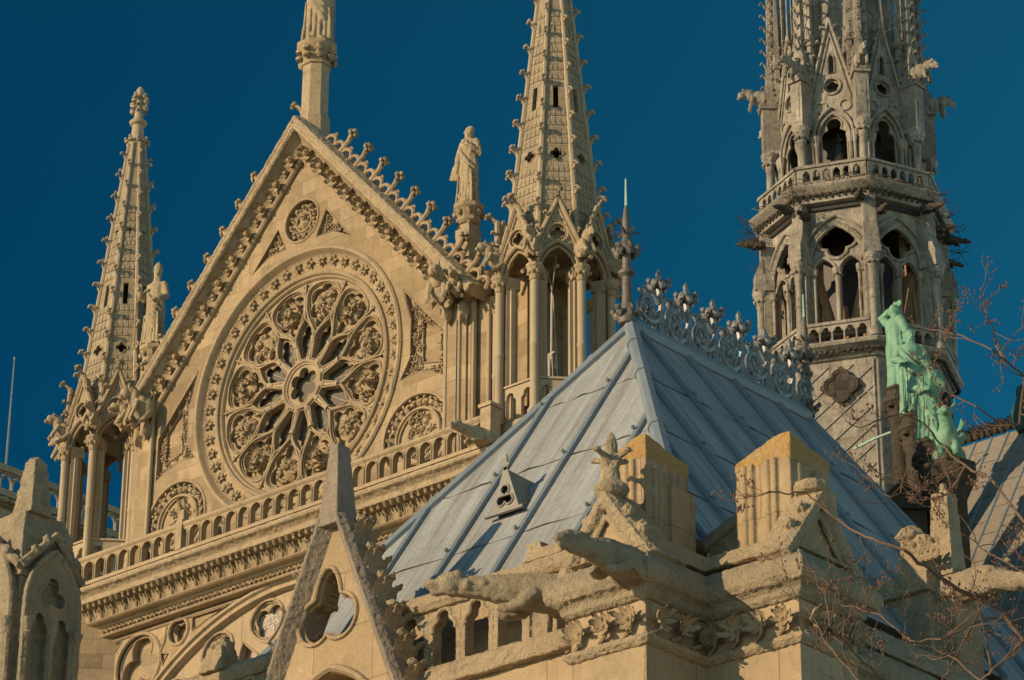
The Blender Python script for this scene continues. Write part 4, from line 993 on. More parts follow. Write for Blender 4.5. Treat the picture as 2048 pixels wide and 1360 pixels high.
for s_ in (-1, 1):
    m.tube([(s_*.92, -A2+.25, 19.7), (0, -A2+.25, G+.1)], .07, 6); m.tube([(s_*.7, -A2+.27, 19.85), (0, -A2+.27, G-.5)], .035, 5)
    m.plate([(s_*.45+.26*sin(t*.35), 19.62+.26*cos(t*.35)) for t in range(18)], [circ(s_*.45, 19.62, .17, 18)], -A2+.24, -A2+.32)
ugm = m.mesh('gablet')
m = MB(); tf = carch(0, 16.2, 18.15, .50, 1.05, 40)
m.plate([(-w2-.02, 16.2)] + parch(0, 16.6, 18.35, w2+.02, .95, 12)[1:-1] + [(w2+.02, 16.2)] + list(reversed(tf)), [], -A2+.36, -A2+.46)
m.tube(at_y(tf, -A2+.36), .04, 6)
m.tube(at_y(parch(0, 16.6, 18.35, w2+.02, .95, 12)[1:-1], -A2+.27), .06, 6); m.tube(at_y(parch(0, 16.6, 18.35, w2+.18, .93, 12)[1:-1], -A2+.22), .06, 6)
for s_ in (-1, 1):
    for x, r in ((.62, .075), (.78, .06)): m.lathe([(r*1.6, 16.2), (r, 16.35), (r, 17.95), (r*1.4, 18.0), (r*2.2, 18.28), (r*2.3, 18.38)], 8, (s_*x, -A2+.2, 0))
utm = m.mesh('trefoil_arch')
for k, a in faces8():
    M_ = O @ RZ(a); SP('balustrade', b2m, FLECHE, None, M_); g_ = SP('gablet', ugm, FLECHE, None, M_); SP('trefoil_arch', utm, FLECHE, g_, M_)
    if k < 3 or k > 5:
        for i in range(6):
            f = (i+.3)/6
            for s_ in (-1, 1): SP('crocket', CROCK, FLECHE, g_, M_ @ T(s_*.92*(1-f), -A2+.24, 19.75+(G-19.75)*f) @ RY(s_*1.2) @ SC(.22))
m = MB()
m.lathe([(.24, 16.2), (.24, 16.4), (.17, 16.5), (.15, 16.6), (.15, 18.05), (.19, 18.1), (.16, 18.15), (.2, 18.3), (.32, 18.6), (.34, 18.7)], 10, (0, -R2, 0))
for j in range(8):
    b = j*pi/4
    for zz in (18.3, 18.5): m.blob((.23*sin(b), -R2-.23*cos(b), zz), .085, 1, .4, j)
m.box(-.25, .25, -R2-.25, -R2+.5, 18.7, 20.55); m.box(-.32, .32, -R2-.34, -R2+.5, 20.55, 20.78); m.box(-.14, .14, -R2-.262, -R2-.2, 18.9, 20.3)
m.plate([(-.30, 20.78), (.30, 20.78), (.24, 21.7), (0, 22.5), (-.24, 21.7)], [], -R2-.05, -R2+.4)
m.box(-.1, .1, -R2+.3, -R2+.55, 16.2, 18.7)
upm = m.mesh('pier')
m = MB()
m.box(-.12, .12, -R2+.02, -R2+.26, 20.78, 23.4); m.taper(-.115, .115, -R2+.025, -R2+.255, 23.4, .075, .075, 28.5)
for s_ in (-1, 1):
    m.box(s_*.3-.09, s_*.3+.09, -R2+.25, -R2+.43, 20.78, 22.6); m.taper(s_*.3-.09, s_*.3+.09, -R2+.25, -R2+.43, 22.6, .06, .06, 26.8)
    m.plate([(s_*.3-.13, 22.2), (s_*.3+.13, 22.2), (s_*.3, 22.9)], [], -R2+.2, -R2+.48)
pnm = m.mesh('pinnacle')
for k, a in verts8():
    M_ = O @ RZ(a); SP('pier', upm, FLECHE, None, M_); pn = SP('pinnacle', pnm, FLECHE, None, M_)
    if k in (7, 0, 1, 2, 3):
        for i in range(11):
            z = 21.2 + .52*i; off = .13 - .007*i
            for s_ in (-1, 1): SP('crocket', CROCK, FLECHE, pn, M_ @ T(s_*off, -R2+.14, z) @ RZ(s_*pi/2) @ SC(.21))
            SP('crocket', CROCK, FLECHE, pn, M_ @ T(0, -R2+.1-off, z+.2) @ SC(.21))
    SP('carved_beast', BEAST[k % 2], FLECHE, None, M_ @ T(0, -R2-.22, 21.15) @ RX(.25) @ SC(.85, 1.05, 1.25))
m = MB()
for k, a in faces8():
    for q_ in (-.62, .62):
        m.T = RZ(a); m.taper(q_-.07, q_+.07, -A2+.35, -A2+.49, 20.2, .05, .05, 26.5)
        for i in range(9): m.blob((q_-.09+.18*(i % 2), -A2+.40, 20.9+.5*i), (.06, .06, .05), 1, .4, i)
        m.plate([(q_-.16, 21.0), (q_+.16, 21.0), (q_, 21.9)], [], -A2+.30, -A2+.45)
m.T = Matrix.Identity(4); SP('slender_pinnacles', m, FLECHE)
m = MB(); m.lathe([(1.25, 16.2), (1.2, 19.6)], 8, (0, 0, 0), pi/8); SP('upper_shade_screen', m, DARK)  # second dark screen, standing for the shade inside the upper stage
m = MB(); m.lathe([(2.45, 19.5), (2.35, 20.0), (1.95, 21.0), (1.72, 23.5), (.15, 56.)], 8); SP('spire_cone', m, FLECHE)
m = MB()
for k, a in verts8():
    m.tube([(1.95*sin(a), -1.95*cos(a), 21.0), (1.74*sin(a), -1.74*cos(a), 23.5), (.15*sin(a), -.15*cos(a), 56)], [.11, .1, .03], 6)
for k, a in faces8():
    v = (sin(a), -cos(a)); m.tube([(1.72*v[0], 1.72*v[1], 22.0), (1.60*v[0], 1.60*v[1], 23.5), (.14*v[0], .14*v[1], 56)], [.06, .05, .02], 5)
    m.T = RZ(a)
    for i in range(8): z = 22.2+.8*i; m.tube([(-.62+.03*i, -1.69+.05*i, z), (.1, -1.66+.05*i, z+.5), (.62-.03*i, -1.69+.05*i, z)], .03, 4)
    m.T = Matrix.Identity(4)
SP('spire_ribs', m, FLECHE)
# bell in the upper stage
a = pi/8; bx, by = SX+1.75*sin(a), SY-1.75*cos(a)
bell = thing('bell', 'dark bronze bell hanging in the open arch of the upper spire stage', 'bell', (bx, by, 16.8))
m = MB(); m.lathe([(.06, 18.35), (.16, 18.33), (.22, 18.2), (.25, 17.95), (.30, 17.72), (.40, 17.55), (.41, 17.5), (.36, 17.5)], 20, (bx, by, 0)); put('bell_body', m, BRONZE, bell)
m = MB(); m.tube([(bx, by, 18.3), (bx, by, 18.9)], .05, 6); m.tube([(bx-.2, by, 18.55), (bx+.2, by, 18.55)], .05, 6); put('headstock', m, BRONZE, bell)
m = MB(); m.tube([(bx, by, 17.9), (bx, by, 17.45)], .03, 6); m.blob((bx, by, 17.42), .07, 1); m.tube([(bx-.42, by-.1, 17.3), (bx-.35, by, 16.4)], .02, 5); m.tube([(bx+.3, by-.2, 17.4), (bx+.33, by-.2, 16.9)], .02, 5); put('clapper', m, BRONZE, bell)

# ------------------------------------------------------------------ roofs at the crossing
def roofquad(name, label, a, b, c_, d, nb, hb=.06, nseam=6, mat=LEAD):   # a-b ridge, d-c eaves
    t = thing(name, label, 'roof', tuple((Vector(a)+Vector(c_))/2))
    a, b, c_, d = map(Vector, (a, b, c_, d)); n_ = (b-a).cross(d-a).normalized(); n_ = -n_ if n_.z < 0 else n_
    m = MB(); m.add([a, b, c_, d, a-n_*.3, b-n_*.3, c_-n_*.3, d-n_*.3], [(0,1,2,3),(7,6,5,4),(0,4,5,1),(1,5,6,2),(2,6,7,3),(3,7,4,0)]); put('lead_covering', m, mat, t)
    m = MB()
    for i in range(nb+1): f = i/nb; m.tube([a.lerp(b, f), d.lerp(c_, f)], hb, 6)
    put('roll', m, ROLL, t)
    m = MB()
    for i in range(nb):
        for j in range(nseam): f = (j+.5+.5*(i % 2))/nseam*.95; m.tube([a.lerp(d, f).lerp(b.lerp(c_, f), i/nb), a.lerp(d, f).lerp(b.lerp(c_, f), (i+1)/nb)], .014, 4)
    put('seam', m, SLATE, t)
    return t
cr = roofquad('choir_roof', 'steep grey lead roof with leaf crest rising to the right of the green bronze figures', (2.0, 27.9, 6.0), (34, 27.9, 6.0), (34, 20.4, -5.6), (2.0, 20.4, -5.6), 48, .06, 9, LEADW)
m = MB(); m.add([(2, 27.95, 5.95), (34, 27.95, 5.95), (34, 35.4, -5.65), (2, 35.4, -5.65), (2, 27.95, 5.7), (34, 27.95, 5.7), (34, 35.4, -5.9), (2, 35.4, -5.9)], [(0,1,2,3),(7,6,5,4),(0,4,5,1),(1,5,6,2),(2,6,7,3),(3,7,4,0)]); put('north_slope', m, LEADW, cr)
m = MB(); rnd = random.Random(3)
for i in range(26):
    x = 3.2+.52*i
    for j in range(9):
        b = -1.5+3.0*j/8; m.leaf((x, 27.9, 6.1), (sin(b), -.25, cos(b)), (0, -1, 0), .55, .17, .5)
    m.blob((x, 27.8, 6.15), .14, 1, .3, i)
put('leaf_crest', m, SLATE, cr)
m = MB(); m.box(2, 34, 20.9, 35, -39.1, -5.9); o = put('choir_wall', m, ASH); tag(o, 'pale choir wall below the lead choir roof, behind the branches', 'wall')
tr_ = roofquad('transept_roof', 'lead roof of the transept sinking behind the small grey hipped roof', (0, 1.2, 3.9), (0, 26.5, 3.9), (7.4, 26.5, -7.2), (7.4, 1.2, -7.2), 30, .06, 9, LEADW)
m = MB(); m.add([(-.05, 1.2, 3.85), (-.05, 26.5, 3.85), (-7.4, 26.5, -7.2), (-7.4, 1.2, -7.2), (-.05, 1.2, 3.6), (-.05, 26.5, 3.6), (-7.4, 26.5, -7.5), (-7.4, 1.2, -7.5)], [(0,1,2,3),(7,6,5,4),(0,4,5,1),(1,5,6,2),(2,6,7,3),(3,7,4,0)]); put('west_slope', m, LEAD, tr_)
m = MB(); m.box(-7.3, 7.3, 1.5, 26, -39.1, -7.6); o = put('transept_wall', m, ASH); tag(o, 'high transept wall hidden behind the carved front', 'wall')
m = MB(); m.box(-45, -3, 21, 35, -39.1, -5.5); m.add([(-45, 21, -5.5), (-3, 21, -5.5), (-3, 28, 5.2), (-45, 28, 5.2), (-45, 35, -5.5), (-3, 35, -5.5)], [(0,1,2,3), (3,2,5,4), (0,3,4), (1,5,2)]); o = put('nave_roof', m, LEAD); tag(o, 'long nave roof and wall behind the farther turret', 'roof')
# pale conduit bent round the spire foot
m = MB(); m.tube([(2.4, 23.9, 5.1), (3.2, 24.0, 5.3), (3.9, 24.3, 5.5), (4.05, 24.4, 5.9), (4.3, 24.5, 6.1)], .05, 6); o = put('conduit', m, PALE, None); tag(o, 'thin pale conduit running round the foot of the grey spire', 'pipe')

# ------------------------------------------------------------------ bronze figures down the valley
spots = [((5.0, 22.9), 6.16, 3.15), ((6.6, 21.3), 4.16, 3.1), ((8.2, 19.7), 2.25, 3.05)]
poses = [
 (dict(arms=(((.19, .06, .90), (.05, -.02, .985)), ((-.17, -.02, .62), (-.10, -.13, .66))), yaw_head=.3, nod=-.35, beard=True, seed=21, hips=.02, bald=True), 2.7, 'topmost green bronze figure of the row, back turned, arm raised over its head'),
 (dict(arms=(((.17, -.03, .62), (.08, -.15, .60)), ((-.18, -.04, .63), (-.13, -.16, .58))), yaw_head=.2, nod=.1, seed=25, hips=-.01), .75, 'green bronze bearded figure holding a long rod, second from the top of the row'),
 (dict(arms=(((.16, -.06, .63), (.03, -.13, .80)), ((-.17, -.04, .60), (-.06, -.16, .56))), yaw_head=-.1, nod=.15, seed=29), .6, 'green bronze figure with a hand at its chin, third from the top'),
]
for ((x, y), z, h), (kw, rz, lab) in zip(spots, poses):
    arms = kw.pop('arms'); fg = figure(h, arms, **kw)
    statue('bronze_statue', lab, 'statue', fg, VERD, T(x, y, z) @ RZ(rz), .032, None, 'bronze figures stepping down the valley')
    p = thing('statue_pedestal', {0: 'dark stepped lead pedestal under the topmost green bronze figure', 1: 'dark gabled lead pedestal under the bronze figure with the rod', 2: 'dark lead pedestal under the bronze figure with a hand at its chin'}[spots.index(((x, y), z, h))], 'pedestal', (x, y, z-9), 'pedestals of the bronze figures')
    m = MB(T(x, y, z) @ RZ(.75)); m.lathe([(.35, -9), (.35, -1.2), (.42, -1.1), (.42, -.95), (.55, -.62), (.62, -.55), (.62, -.42), (.45, -.3), (.45, -.12), (.5, -.08), (.5, 0)], 8, (0, 0, 0), pi/8); put('shaft', m, SLATE, p)
    m = MB(T(x, y, z) @ RZ(.75))
    for j in range(8): b = j*pi/4; m.blob((.5*sin(b), -.5*cos(b), -.7), .13, 1, .4, j)
    put('leaf_capital', m, SLATE, p)
    if z > 3: continue
    m = MB(T(x-.9, y-.6, z-2.3) @ RZ(.75)); m.plate([(-.75, -3.5), (.75, -3.5), (.75, -.2), (0, .6), (-.75, -.2)], [parch(0, -3.2, -1.2, .42, .9, 8)], -.75, -.6)
    m.extx([(-.95, -.2), (-.95, -.1), (.8, -.1), (.8, -.2)], -.85, .85); m.tube([(-.85, -.9, -.2), (0, -.9, .72)], .08, 6); m.tube([(.85, -.9, -.2), (0, -.9, .72)], .08, 6)
    put('dormer', m, SLATE, p)
m = MB(); m.tube([(0, 0, 0), (0, 0, 1.95)], .03, 6); o = put('bronze_rod', m, VERD, None, T(6.62, 20.70, 4.2) @ RX(-.02)); tag(o, 'long green bronze measuring rod held upright by the second bronze figure', 'rod')
# winged creature at the end of the row
m = MB()
m.blob((0, 0, .5), (.42, .62, .46), 2, .2, 2); m.blob((0, -.5, .75), (.34, .36, .42), 2, .2, 3); m.tube([(0, -.55, .8), (0, -.75, 1.15), (0, -.9, 1.3)], [.28, .22, .18], 9)
m.blob((0, -1.0, 1.38), (.18, .30, .19), 2, .15, 4); m.blob((0, -1.25, 1.28), (.12, .15, .11), 2, .1, 5)
for x in (-1, 1):
    m.tube([(x*.14, -.85, 1.52), (x*.3, -.9, 1.66), (x*.27, -.96, 1.85)], [.06, .05, .025], 6); m.blob((x*.22, -.85, 1.42), (.10, .05, .06), 1)
    m.tube([(x*.22, -.6, .5), (x*.24, -.72, .15), (x*.22, -.95, .05)], [.15, .11, .1], 7); m.blob((x*.34, .2, .3), (.2, .4, .32), 2, .2, 6)
    m.tube([(x*.3, -.25, .9), (x*.45, .05, 1.35), (x*.42, .5, 1.75)], [.12, .14, .05], 6, False, .5)
    m.tube([(x*.3, -.15, .7), (x*.48, .2, 1.05), (x*.45, .65, 1.35)], [.12, .15, .05], 6, False, .5)
statue('bronze_creature', 'green bronze winged ox crouching at the lower end of the row of figures', 'statue', m, VERD, T(10.1, 17.8, .35) @ RZ(.55), .05)
m = MB(T(10.1, 17.8, .35) @ RZ(.55)); m.lathe([(.5, -9), (.5, -1.0), (.75, -.5), (.85, -.3), (.85, 0)], 8, (0, .1, 0), pi/8); o = put('statue_pedestal', m, SLATE, None); tag(o, 'dark lead pedestal carrying the winged bronze ox', 'pedestal', 'pedestals of the bronze figures')
# shade-coloured bronze half-figure at the picture's right edge, farther along the ridge
# ------------------------------------------------------------------ sacristy with its hipped lead roof
def sweep_plan(mb, path, prof, closed=False):                      # (outward, z) profile carried round a plan line, mitred; outside is to the right when walking
    P = [Vector(p) for p in path]; n = len(P); k = len(prof); vs = []; fs = []
    for i in range(n):
        d0 = (P[i]-P[i-1]).normalized() if (i > 0 or closed) else None
        d1 = (P[(i+1) % n]-P[i]).normalized() if (i < n-1 or closed) else None
        if d0 is None: d0 = d1
        if d1 is None: d1 = d0
        n0 = Vector((d0.y, -d0.x)); n1 = Vector((d1.y, -d1.x)); b = n0+n1; b = b/(b.dot(n0) or 1)
        vs += [(P[i].x+b.x*o_, P[i].y+b.y*o_, z) for o_, z in prof]
    for i in range(n if closed else n-1):
        j = (i+1) % n; fs += [(i*k+q, i*k+(q+1) % k, j*k+(q+1) % k, j*k+q) for q in range(k)]
    if not closed: fs += [tuple(range(k-1, -1, -1)), tuple(range((n-1)*k, n*k))]
    mb.add(vs, fs)
sac = thing('sacristy', 'small stone building under a steep blue-grey hipped lead roof with a triangular vent', 'building', (30, -20, -39.1))
AP3 = Vector((30.274, -22.203, -15.868)); RE = AP3 + Vector((0, 4.6, 0)); H = 5.75; al, be, bn = .7075, .6877, .29
SWc = AP3 + Vector((-al*H, -be*H, -H)); SEc = AP3 + Vector((al*H, -be*H, -H)); NEc = RE + Vector((al*H, bn*H, -H)); NWc = RE + Vector((-al*H, bn*H, -H))
m = MB(); m.add([AP3, RE, SWc, SEc, NEc, NWc], [(0,2,3), (0,3,4,1), (1,4,5), (0,1,5,2), (2,5,4,3)]); roof = put('roof', m, LEAD, sac, None, False)
nS = Vector((0, -1, be)).normalized(); nS = Vector((0, -1/be, 1)).normalized(); nE = Vector((1/al, 0, 1)).normalized()
nS = Vector((0, -1, be)).normalized(); nE = Vector((1, 0, al)).normalized()
m = MB(); KN = []; sm = MB(); rnd = random.Random(4)
def roll(p, q): m.tube([p, p.lerp(q, .33), p.lerp(q, .66), q], .062, 8)
for i in range(-4, 4):
    x = 30.72 + 1.345*i; dx = x-AP3.x; t0 = abs(dx)/al
    if t0 > H-.1: continue
    p = AP3 + Vector((dx, -be*t0, -t0)); q_ = AP3 + Vector((dx, -be*H, -H)); roll(p + nS*.02, q_ + nS*.02)
    for zz in (1.48, 3.01, 4.55):
        if zz > t0+.1: KN.append(AP3 + Vector((dx-.02, -be*zz, -zz)) + nS*.11)
for i in range(-5, 8):
    y = -22.05 + 1.2*i; dy = y-AP3.y
    t0 = max(0, -dy/be) if dy < 0 else max(0, (dy-4.6)/bn)
    if t0 > H-.15: continue
    roll(AP3 + Vector((al*t0, dy, -t0)) + nE*.02, AP3 + Vector((al*H, dy, -H)) + nE*.02)
    for zz in (1.48, 3.01, 4.55):
        if zz > t0+.1: KN.append(AP3 + Vector((al*zz, dy, -zz)) + nE*.10)
rolls = put('roll', m, ROLL, roof); kb = MB(); kb.blob((0, 0, 0), (.037, .037, .04), 1, .3, 1); kbm = kb.mesh('clip_knob')
for p in KN: put('clip_knob', kbm, ZINC, roof, T(*p))
for j, zz in enumerate((1.48, 3.01, 4.55)):
    n_ = 14
    def pt(x0, y0, x1, y1, nn):
        pts = [Vector((x0+(x1-x0)*i/n_, y0+(y1-y0)*i/n_, AP3.z-zz+rnd.uniform(-.012, .012)-.03*abs(sin(i*2.1)))) + nn*.012 for i in range(n_+1)]
        sm.tube(pts, .010, 4)
    pt(AP3.x-al*zz, AP3.y-be*zz, AP3.x+al*zz, AP3.y-be*zz, nS)
    pt(AP3.x+al*zz, AP3.y-be*zz, AP3.x+al*zz, RE.y+bn*zz, nE)
put('seam', sm, SLATE, roof)
m = MB()
for a, b in ((AP3, SWc), (AP3, SEc), (RE, NEc), (RE, NWc)):
    up_ = Vector((0, 0, .02)); pts = [a.lerp(b, f/8)+up_ for f in range(9)]
    hr = .12 if b == SEc else .085
    m.tube(pts, hr, 8)
    for f in (.1, .26, .53, .8): m.tube([a.lerp(b, f)+up_, a.lerp(b, f+.010)+up_], hr*1.18, 8)
m.tube([AP3+Vector((0, 0, .02)), RE+Vector((0, 0, .02))], .14, 8)
put('hip_roll', m, ROLL, roof)
# vent
vy = AP3.y - be*3.95; vz = AP3.z - 3.95; vx = 30.20
m = MB(T(vx, vy-.16, vz-.05) @ SC(.60))
op = lobed(0, .42, [(-.13, -.12, .135), (.13, -.12, .135), (0, .15, .13)], 40)
m.plate([(-.46, 0), (.46, 0), (.07, 1.12), (0, 1.2), (-.07, 1.12)], [op], 0, .06)
m.tube(at_y(op, -.01), .03, 5, True)
m.add([(-.46, .06, 0), (.46, .06, 0), (0, .06, 1.14), (-.40, .9, .75), (.40, .9, .75), (0, 1.0, 1.10)], [(0,2,5,3), (1,4,5,2)])
m.blob((0, .02, 1.42), (.065, .04, .12), 2); m.blob((-.07, .02, 1.24), (.07, .04, .07), 2); m.blob((.07, .02, 1.24), (.07, .04, .07), 2); m.box(-.05, .05, 0, .05, 1.1, 1.35)
m.box(-.62, .62, -.08, .02, -.05, .02)
vent = put('vent', m, VENT, roof)
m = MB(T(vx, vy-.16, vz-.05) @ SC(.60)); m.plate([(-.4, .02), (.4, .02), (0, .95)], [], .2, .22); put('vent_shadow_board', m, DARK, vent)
# walls to the ground
m = MB(); m.box(26.4, 34.2, -26.2, -15.9, -39.1, -21.75); m.box(26.0, 34.45, -27.1, -15.8, -39.1, -23.1); put('wall', m, FRONT, sac)

# ridge cresting and finials
crest = thing('ridge_cresting', 'openwork crest of dull metal scrolls and bud flowers along the small hipped roof ridge', 'roof crest', tuple(AP3))
un = MB()
def spiral(c, r0, turns, a0, s_): 
    pts = []; rr = []
    for i in range(26):
        f = i/25; a = a0 + s_*f*turns*2*pi; r_ = r0*(1-.78*f); pts.append((.0+.02*f, c[0]+r_*cos(a), c[1]+r_*sin(a))); rr.append(.062*(1-.45*f))
    return pts, rr
for tall, name in ((1.0, 'crest_unit'),):
    un.tube([(0, 0, -.05), (.0, .0, .25), (.02, .03, .5), (0, .0, .82)], [.10, .06, .05, .055], 7)
    for c, s_, a0 in (((.30, .40), 1, pi), ((-.30, .40), -1, 0)):
        p, r_ = spiral(c, .29, 1.25, a0, s_); un.tube(p, r_, 6)
        for j in range(9): a = j*.75; un.blob((.03*(-1)**j, c[0]+.13*cos(a)*(.5+.06*j), c[1]-.05+.13*sin(a)*(.5+.06*j)), (.06, .055, .075), 1, .45, j)
    for sy in (-1, 1):
        p, r_ = spiral((sy*.30, .10), .20, 1.1, pi/2, sy); un.tube(p, [x*.75 for x in r_], 6)
        for j in range(7): a = j*.9; un.blob((.02*(-1)**j, sy*.36+.10*cos(a), .62+.10*sin(a)), (.045, .05, .05), 1, .5, j)
        un.tube([(0, sy*.02, .55), (0, sy*.14, .72), (0, sy*.24, .70), (0, sy*.27, .60)], [.04, .035, .03, .025], 5)
    un.tube([(0, .32, .69), (0, .48, .62), (0, .60, .50)], [.05, .045, .03], 6)
    for j in range(6): a = j*pi/3; un.blob((.12*sin(a), .12*cos(a), .86+.03*(j % 2)), (.075, .075, .085), 1, .5, j); un.blob((.19*sin(a+.4), .19*cos(a+.4), .93), (.045, .045, .05), 1, .5, j)
    un.blob((0, 0, 1.04), (.06, .06, .12), 1, .4, 2); un.blob((0, 0, .93), (.10, .10, .09), 1, .4, 3)
    um = un.mesh(name)
for i in range(6): put('crest_unit', um, ZINC, crest, T(AP3.x, AP3.y+.72+.70*i, AP3.z+.12-.12*(i % 2)) @ SC(1, 1, 1.0+.14*(i % 2)))
def finial(pos, lab, s_=1.):
    t = thing('ridge_finial', lab, 'finial', pos, 'finials at the ends of the roof crest')
    m = MB(T(*pos) @ SC(s_*.85, s_*.85, s_)); m.lathe([(.17, -.1), (.19, .0), (.13, .12), (.10, .3), (.095, .72), (.16, .77), (.165, .82), (.095, .86), (.08, 1.25), (.14, 1.32), (.10, 1.36), (.075, 1.45), (.08, 1.7), (.045, 1.95), (.02, 2.02)], 10)
    put('shaft', m, FINM, t)
    m = MB(T(*pos) @ SC(s_*.85, s_*.85, s_))
    for zz, r_, q_, b_ in ((1.16, .17, 6, .09), (.06, .2, 6, .08)):
        for j in range(q_): a = 2*pi*j/q_; m.blob((r_*sin(a), -r_*cos(a), zz), b_, 1, .45, j); m.blob((r_*1.35*sin(a), -r_*1.35*cos(a), zz+.07), b_*.75, 1, .4, j)
    for j in range(6): a = 2*pi*j/6+.3; m.leaf((.05*sin(a), -.05*cos(a), 1.45), (sin(a), -cos(a), .8), (0, 0, 1), .19, .10, -.6)
    put('leaf_crown', m, FINM, t)
    m = MB(T(*pos) @ SC(s_)); m.tube([(0, 0, 2.0), (0, 0, 2.5)], [.022, .012], 6); put('rod', m, PALE, t)
finial((30.24, -22.25, -15.72), 'tall metal finial with a green rod at the near tip of the small hipped roof')
finial((30.274, -17.55, -15.75), 'smaller metal finial with a green rod at the far end of the roof crest', .88)

# parapet of the sacristy
par = thing('parapet', 'weathered stone parapet of trefoil arches in front of the small hipped roof', 'balustrade', (31, -26.9, -23))
def parapet_run(x0, x1, zt):
    m = MB(); m.extx([(-26.72, zt-.24), (-26.70, zt-.1), (-26.74, zt), (-27.04, zt+.03), (-27.12, zt-.08), (-27.12, zt-.16), (-27.06, zt-.24)], x0, x1); rough(put('rail', m, WORN, par), .028, .05, .2)
    m = MB(); m.extx([(-26.6, zt-1.45), (-26.66, zt-1.12), (-27.1, zt-1.10), (-27.25, zt-1.2), (-27.25, zt-1.45)], x0, x1); rough(put('plinth', m, WORN, par), .03, .06, .25)
parapet_run(29.2, 34.4, -21.82); parapet_run(25.4, 28.2, -21.95)
pm = .60
ar = MB(); o_ = carch(0, -1.1, -.62, .215, .36, 26)
ar.plate([(-pm/2, -1.1)] + [(-.215, -1.1)] + o_[1:-1] + [(.215, -1.1), (pm/2, -1.1), (pm/2, -.23), (-pm/2, -.23)], [], -.10, .09)
ar.tube(at_y(o_[1:-1], -.10), .04, 6); ar.tube(at_y([(-pm/2+.02, -.62), (pm/2-.02, -.62)], -.0), .001, 3)
arm2 = ar.mesh('arch')
for x, z in [(29.6, -21.82), (30.2, -21.82), (30.8, -21.82), (31.4, -21.82), (32.0, -21.82), (33.05, -21.82), (33.65, -21.82), (25.8, -21.95), (26.4, -21.95), (27.0, -21.95), (27.6, -21.95)]:
    rough(put('arch', arm2, WORN, par, T(x, -26.9, z) @ SC(.999, 1, 1)), .02, .03, .15)
m = MB(); m.box(32.31, 32.74, -27.08, -26.75, -22.95, -22.05); m.box(32.36, 32.46, -27.12, -26.75, -22.95, -22.05); m.taper(32.25, 32.95, -27.05, -26.7, -21.79, .05, .05, -21.62); m.box(32.3, 32.55, -27.0, -26.72, -21.63, -21.52); rough(put('post', m, WORN, par), .028, .06, .2)
m = MB(); m.taper(26.08, 26.58, -27.2, -26.75, -22.0, .1, .08, -21.6); m.blob((26.33, -26.98, -21.6), (.19, .17, .14), 2, .35, 3); rough(put('broken_post', m, WORN, par), .028, .06, .2)

# steep free-standing window gable
wg = thing('window_gable', 'steep stone window gable with a pointed opening and leaf crockets before the lead roof', 'gable', (28.9, -27.3, -39.1))
def WG(name, mb, mat, par_=None): mb.v = [(x+29.08, y-27.3, z-20.5) for x, y, z in mb.v]; return put(name, mb, mat, par_ or wg)
sl_ = 2.3
opn = lobed(-.10, -1.35, [(0, .22, .24), (-.235, -.06, .31), (.235, -.06, .31)], 60); opn = [(x, z + (max(0, z+1.08))*1.2) for x, z in opn]
warch = [(x-.0, z) for x, z in parch(.0, -6.5, -3.45, 1.0, .62, 14)]
m = MB(); m.plate([(-1.43, -3.3), (-1.43, -8), (-1.0, -8), (-1.0, -3.45)] + warch[1:-1] + [(1.05, -8), (1.6, -8), (1.43, -3.3), (.05, .0), (-.05, 0)], [opn], -.14, .28); gw = WG('panel', m, FRONT)
m = MB(); m.tube(at_y(thick(opn, .03), -.15), .035, 6, True); m.tube(at_y(opn, -.06), .04, 6, True)
m.tube(at_y(parch(0, -6, -3.45, 1.06, .62, 14), -.16), .06, 6); WG('opening_moulding', m, FRONT)
m = MB(); rnd = random.Random(2)
for i in range(30):
    p = opn[int(30+i) % 60]; m.blob((p[0], .12+.05*(i % 3), p[1]), (.06, .07, .06), 1, .5, i)
WG('opening_leafwork', m, CARVE)
for s_ in (-1, 1):
    m = MB(); n_ = Vector((s_*sl_, 0, 1)).normalized(); d_ = Vector((s_*1, 0, -sl_)).normalized(); L_ = 4.2; y0, y1 = -.33, .30
    for j in range(4):
        a = d_*(L_*j/4+.0) ; b = d_*(L_*(j+1)/4-.012); rj = .008*(j % 2)
        pr = [(.0, .0), (.0, y0+.20), (.155, y0-rj), (.20, y0-rj), (.26, y0+.12), (.26, 0.), (.20, y1), (.0, y1)]
        vs = [tuple(a + n_*(w_) + Vector((0, y, 0))) for w_, y in pr] + [tuple(b + n_*(w_) + Vector((0, y, 0))) for w_, y in pr]; k = len(pr)
        m.add(vs, [tuple(range(k)), tuple(range(2*k-1, k-1, -1))] + [(i, (i+1) % k, k+(i+1) % k, k+i) for i in range(k)])
    cp_ = rough(WG('coping', m, GREYST), .025, .035, .2)
    for j in range(6):
        m = MB(); p = d_*(.50+.52*j) + n_*.20; up_ = -d_
        for q_, (yy, wd, L0) in enumerate(((-.10, .22, .46), (.10, .22, .46), (0, .30, .56))):
            m.leaf(tuple(p + Vector((0, yy, 0)) - up_*.1), tuple(up_*.95 + n_*.38 + Vector((0, yy*2.2, 0))), tuple(n_ + Vector((0, yy*3, 0))), L0, wd, .55, .02)
        m.leaf(tuple(p + n_*.10 + up_*.22), tuple(n_*.95 + up_*.45), tuple(n_*.3 - up_), .24, .26, .7, .02)
        m.blob(tuple(p + n_*.17 + up_*.36), (.085, .12, .07), 1, .5, j); m.blob(tuple(p + n_*.06 + up_*.1), (.10, .11, .18), 1, .3, j)
        rough(WG('crocket', m, WORN, cp_), .018, .04, .12)
m = MB(); m.taper(-.20, .20, -.325, .12, -.06, .12, .10, 1.22); rough(WG('apex_shaft', m, GREYST), .025, .03, .2)

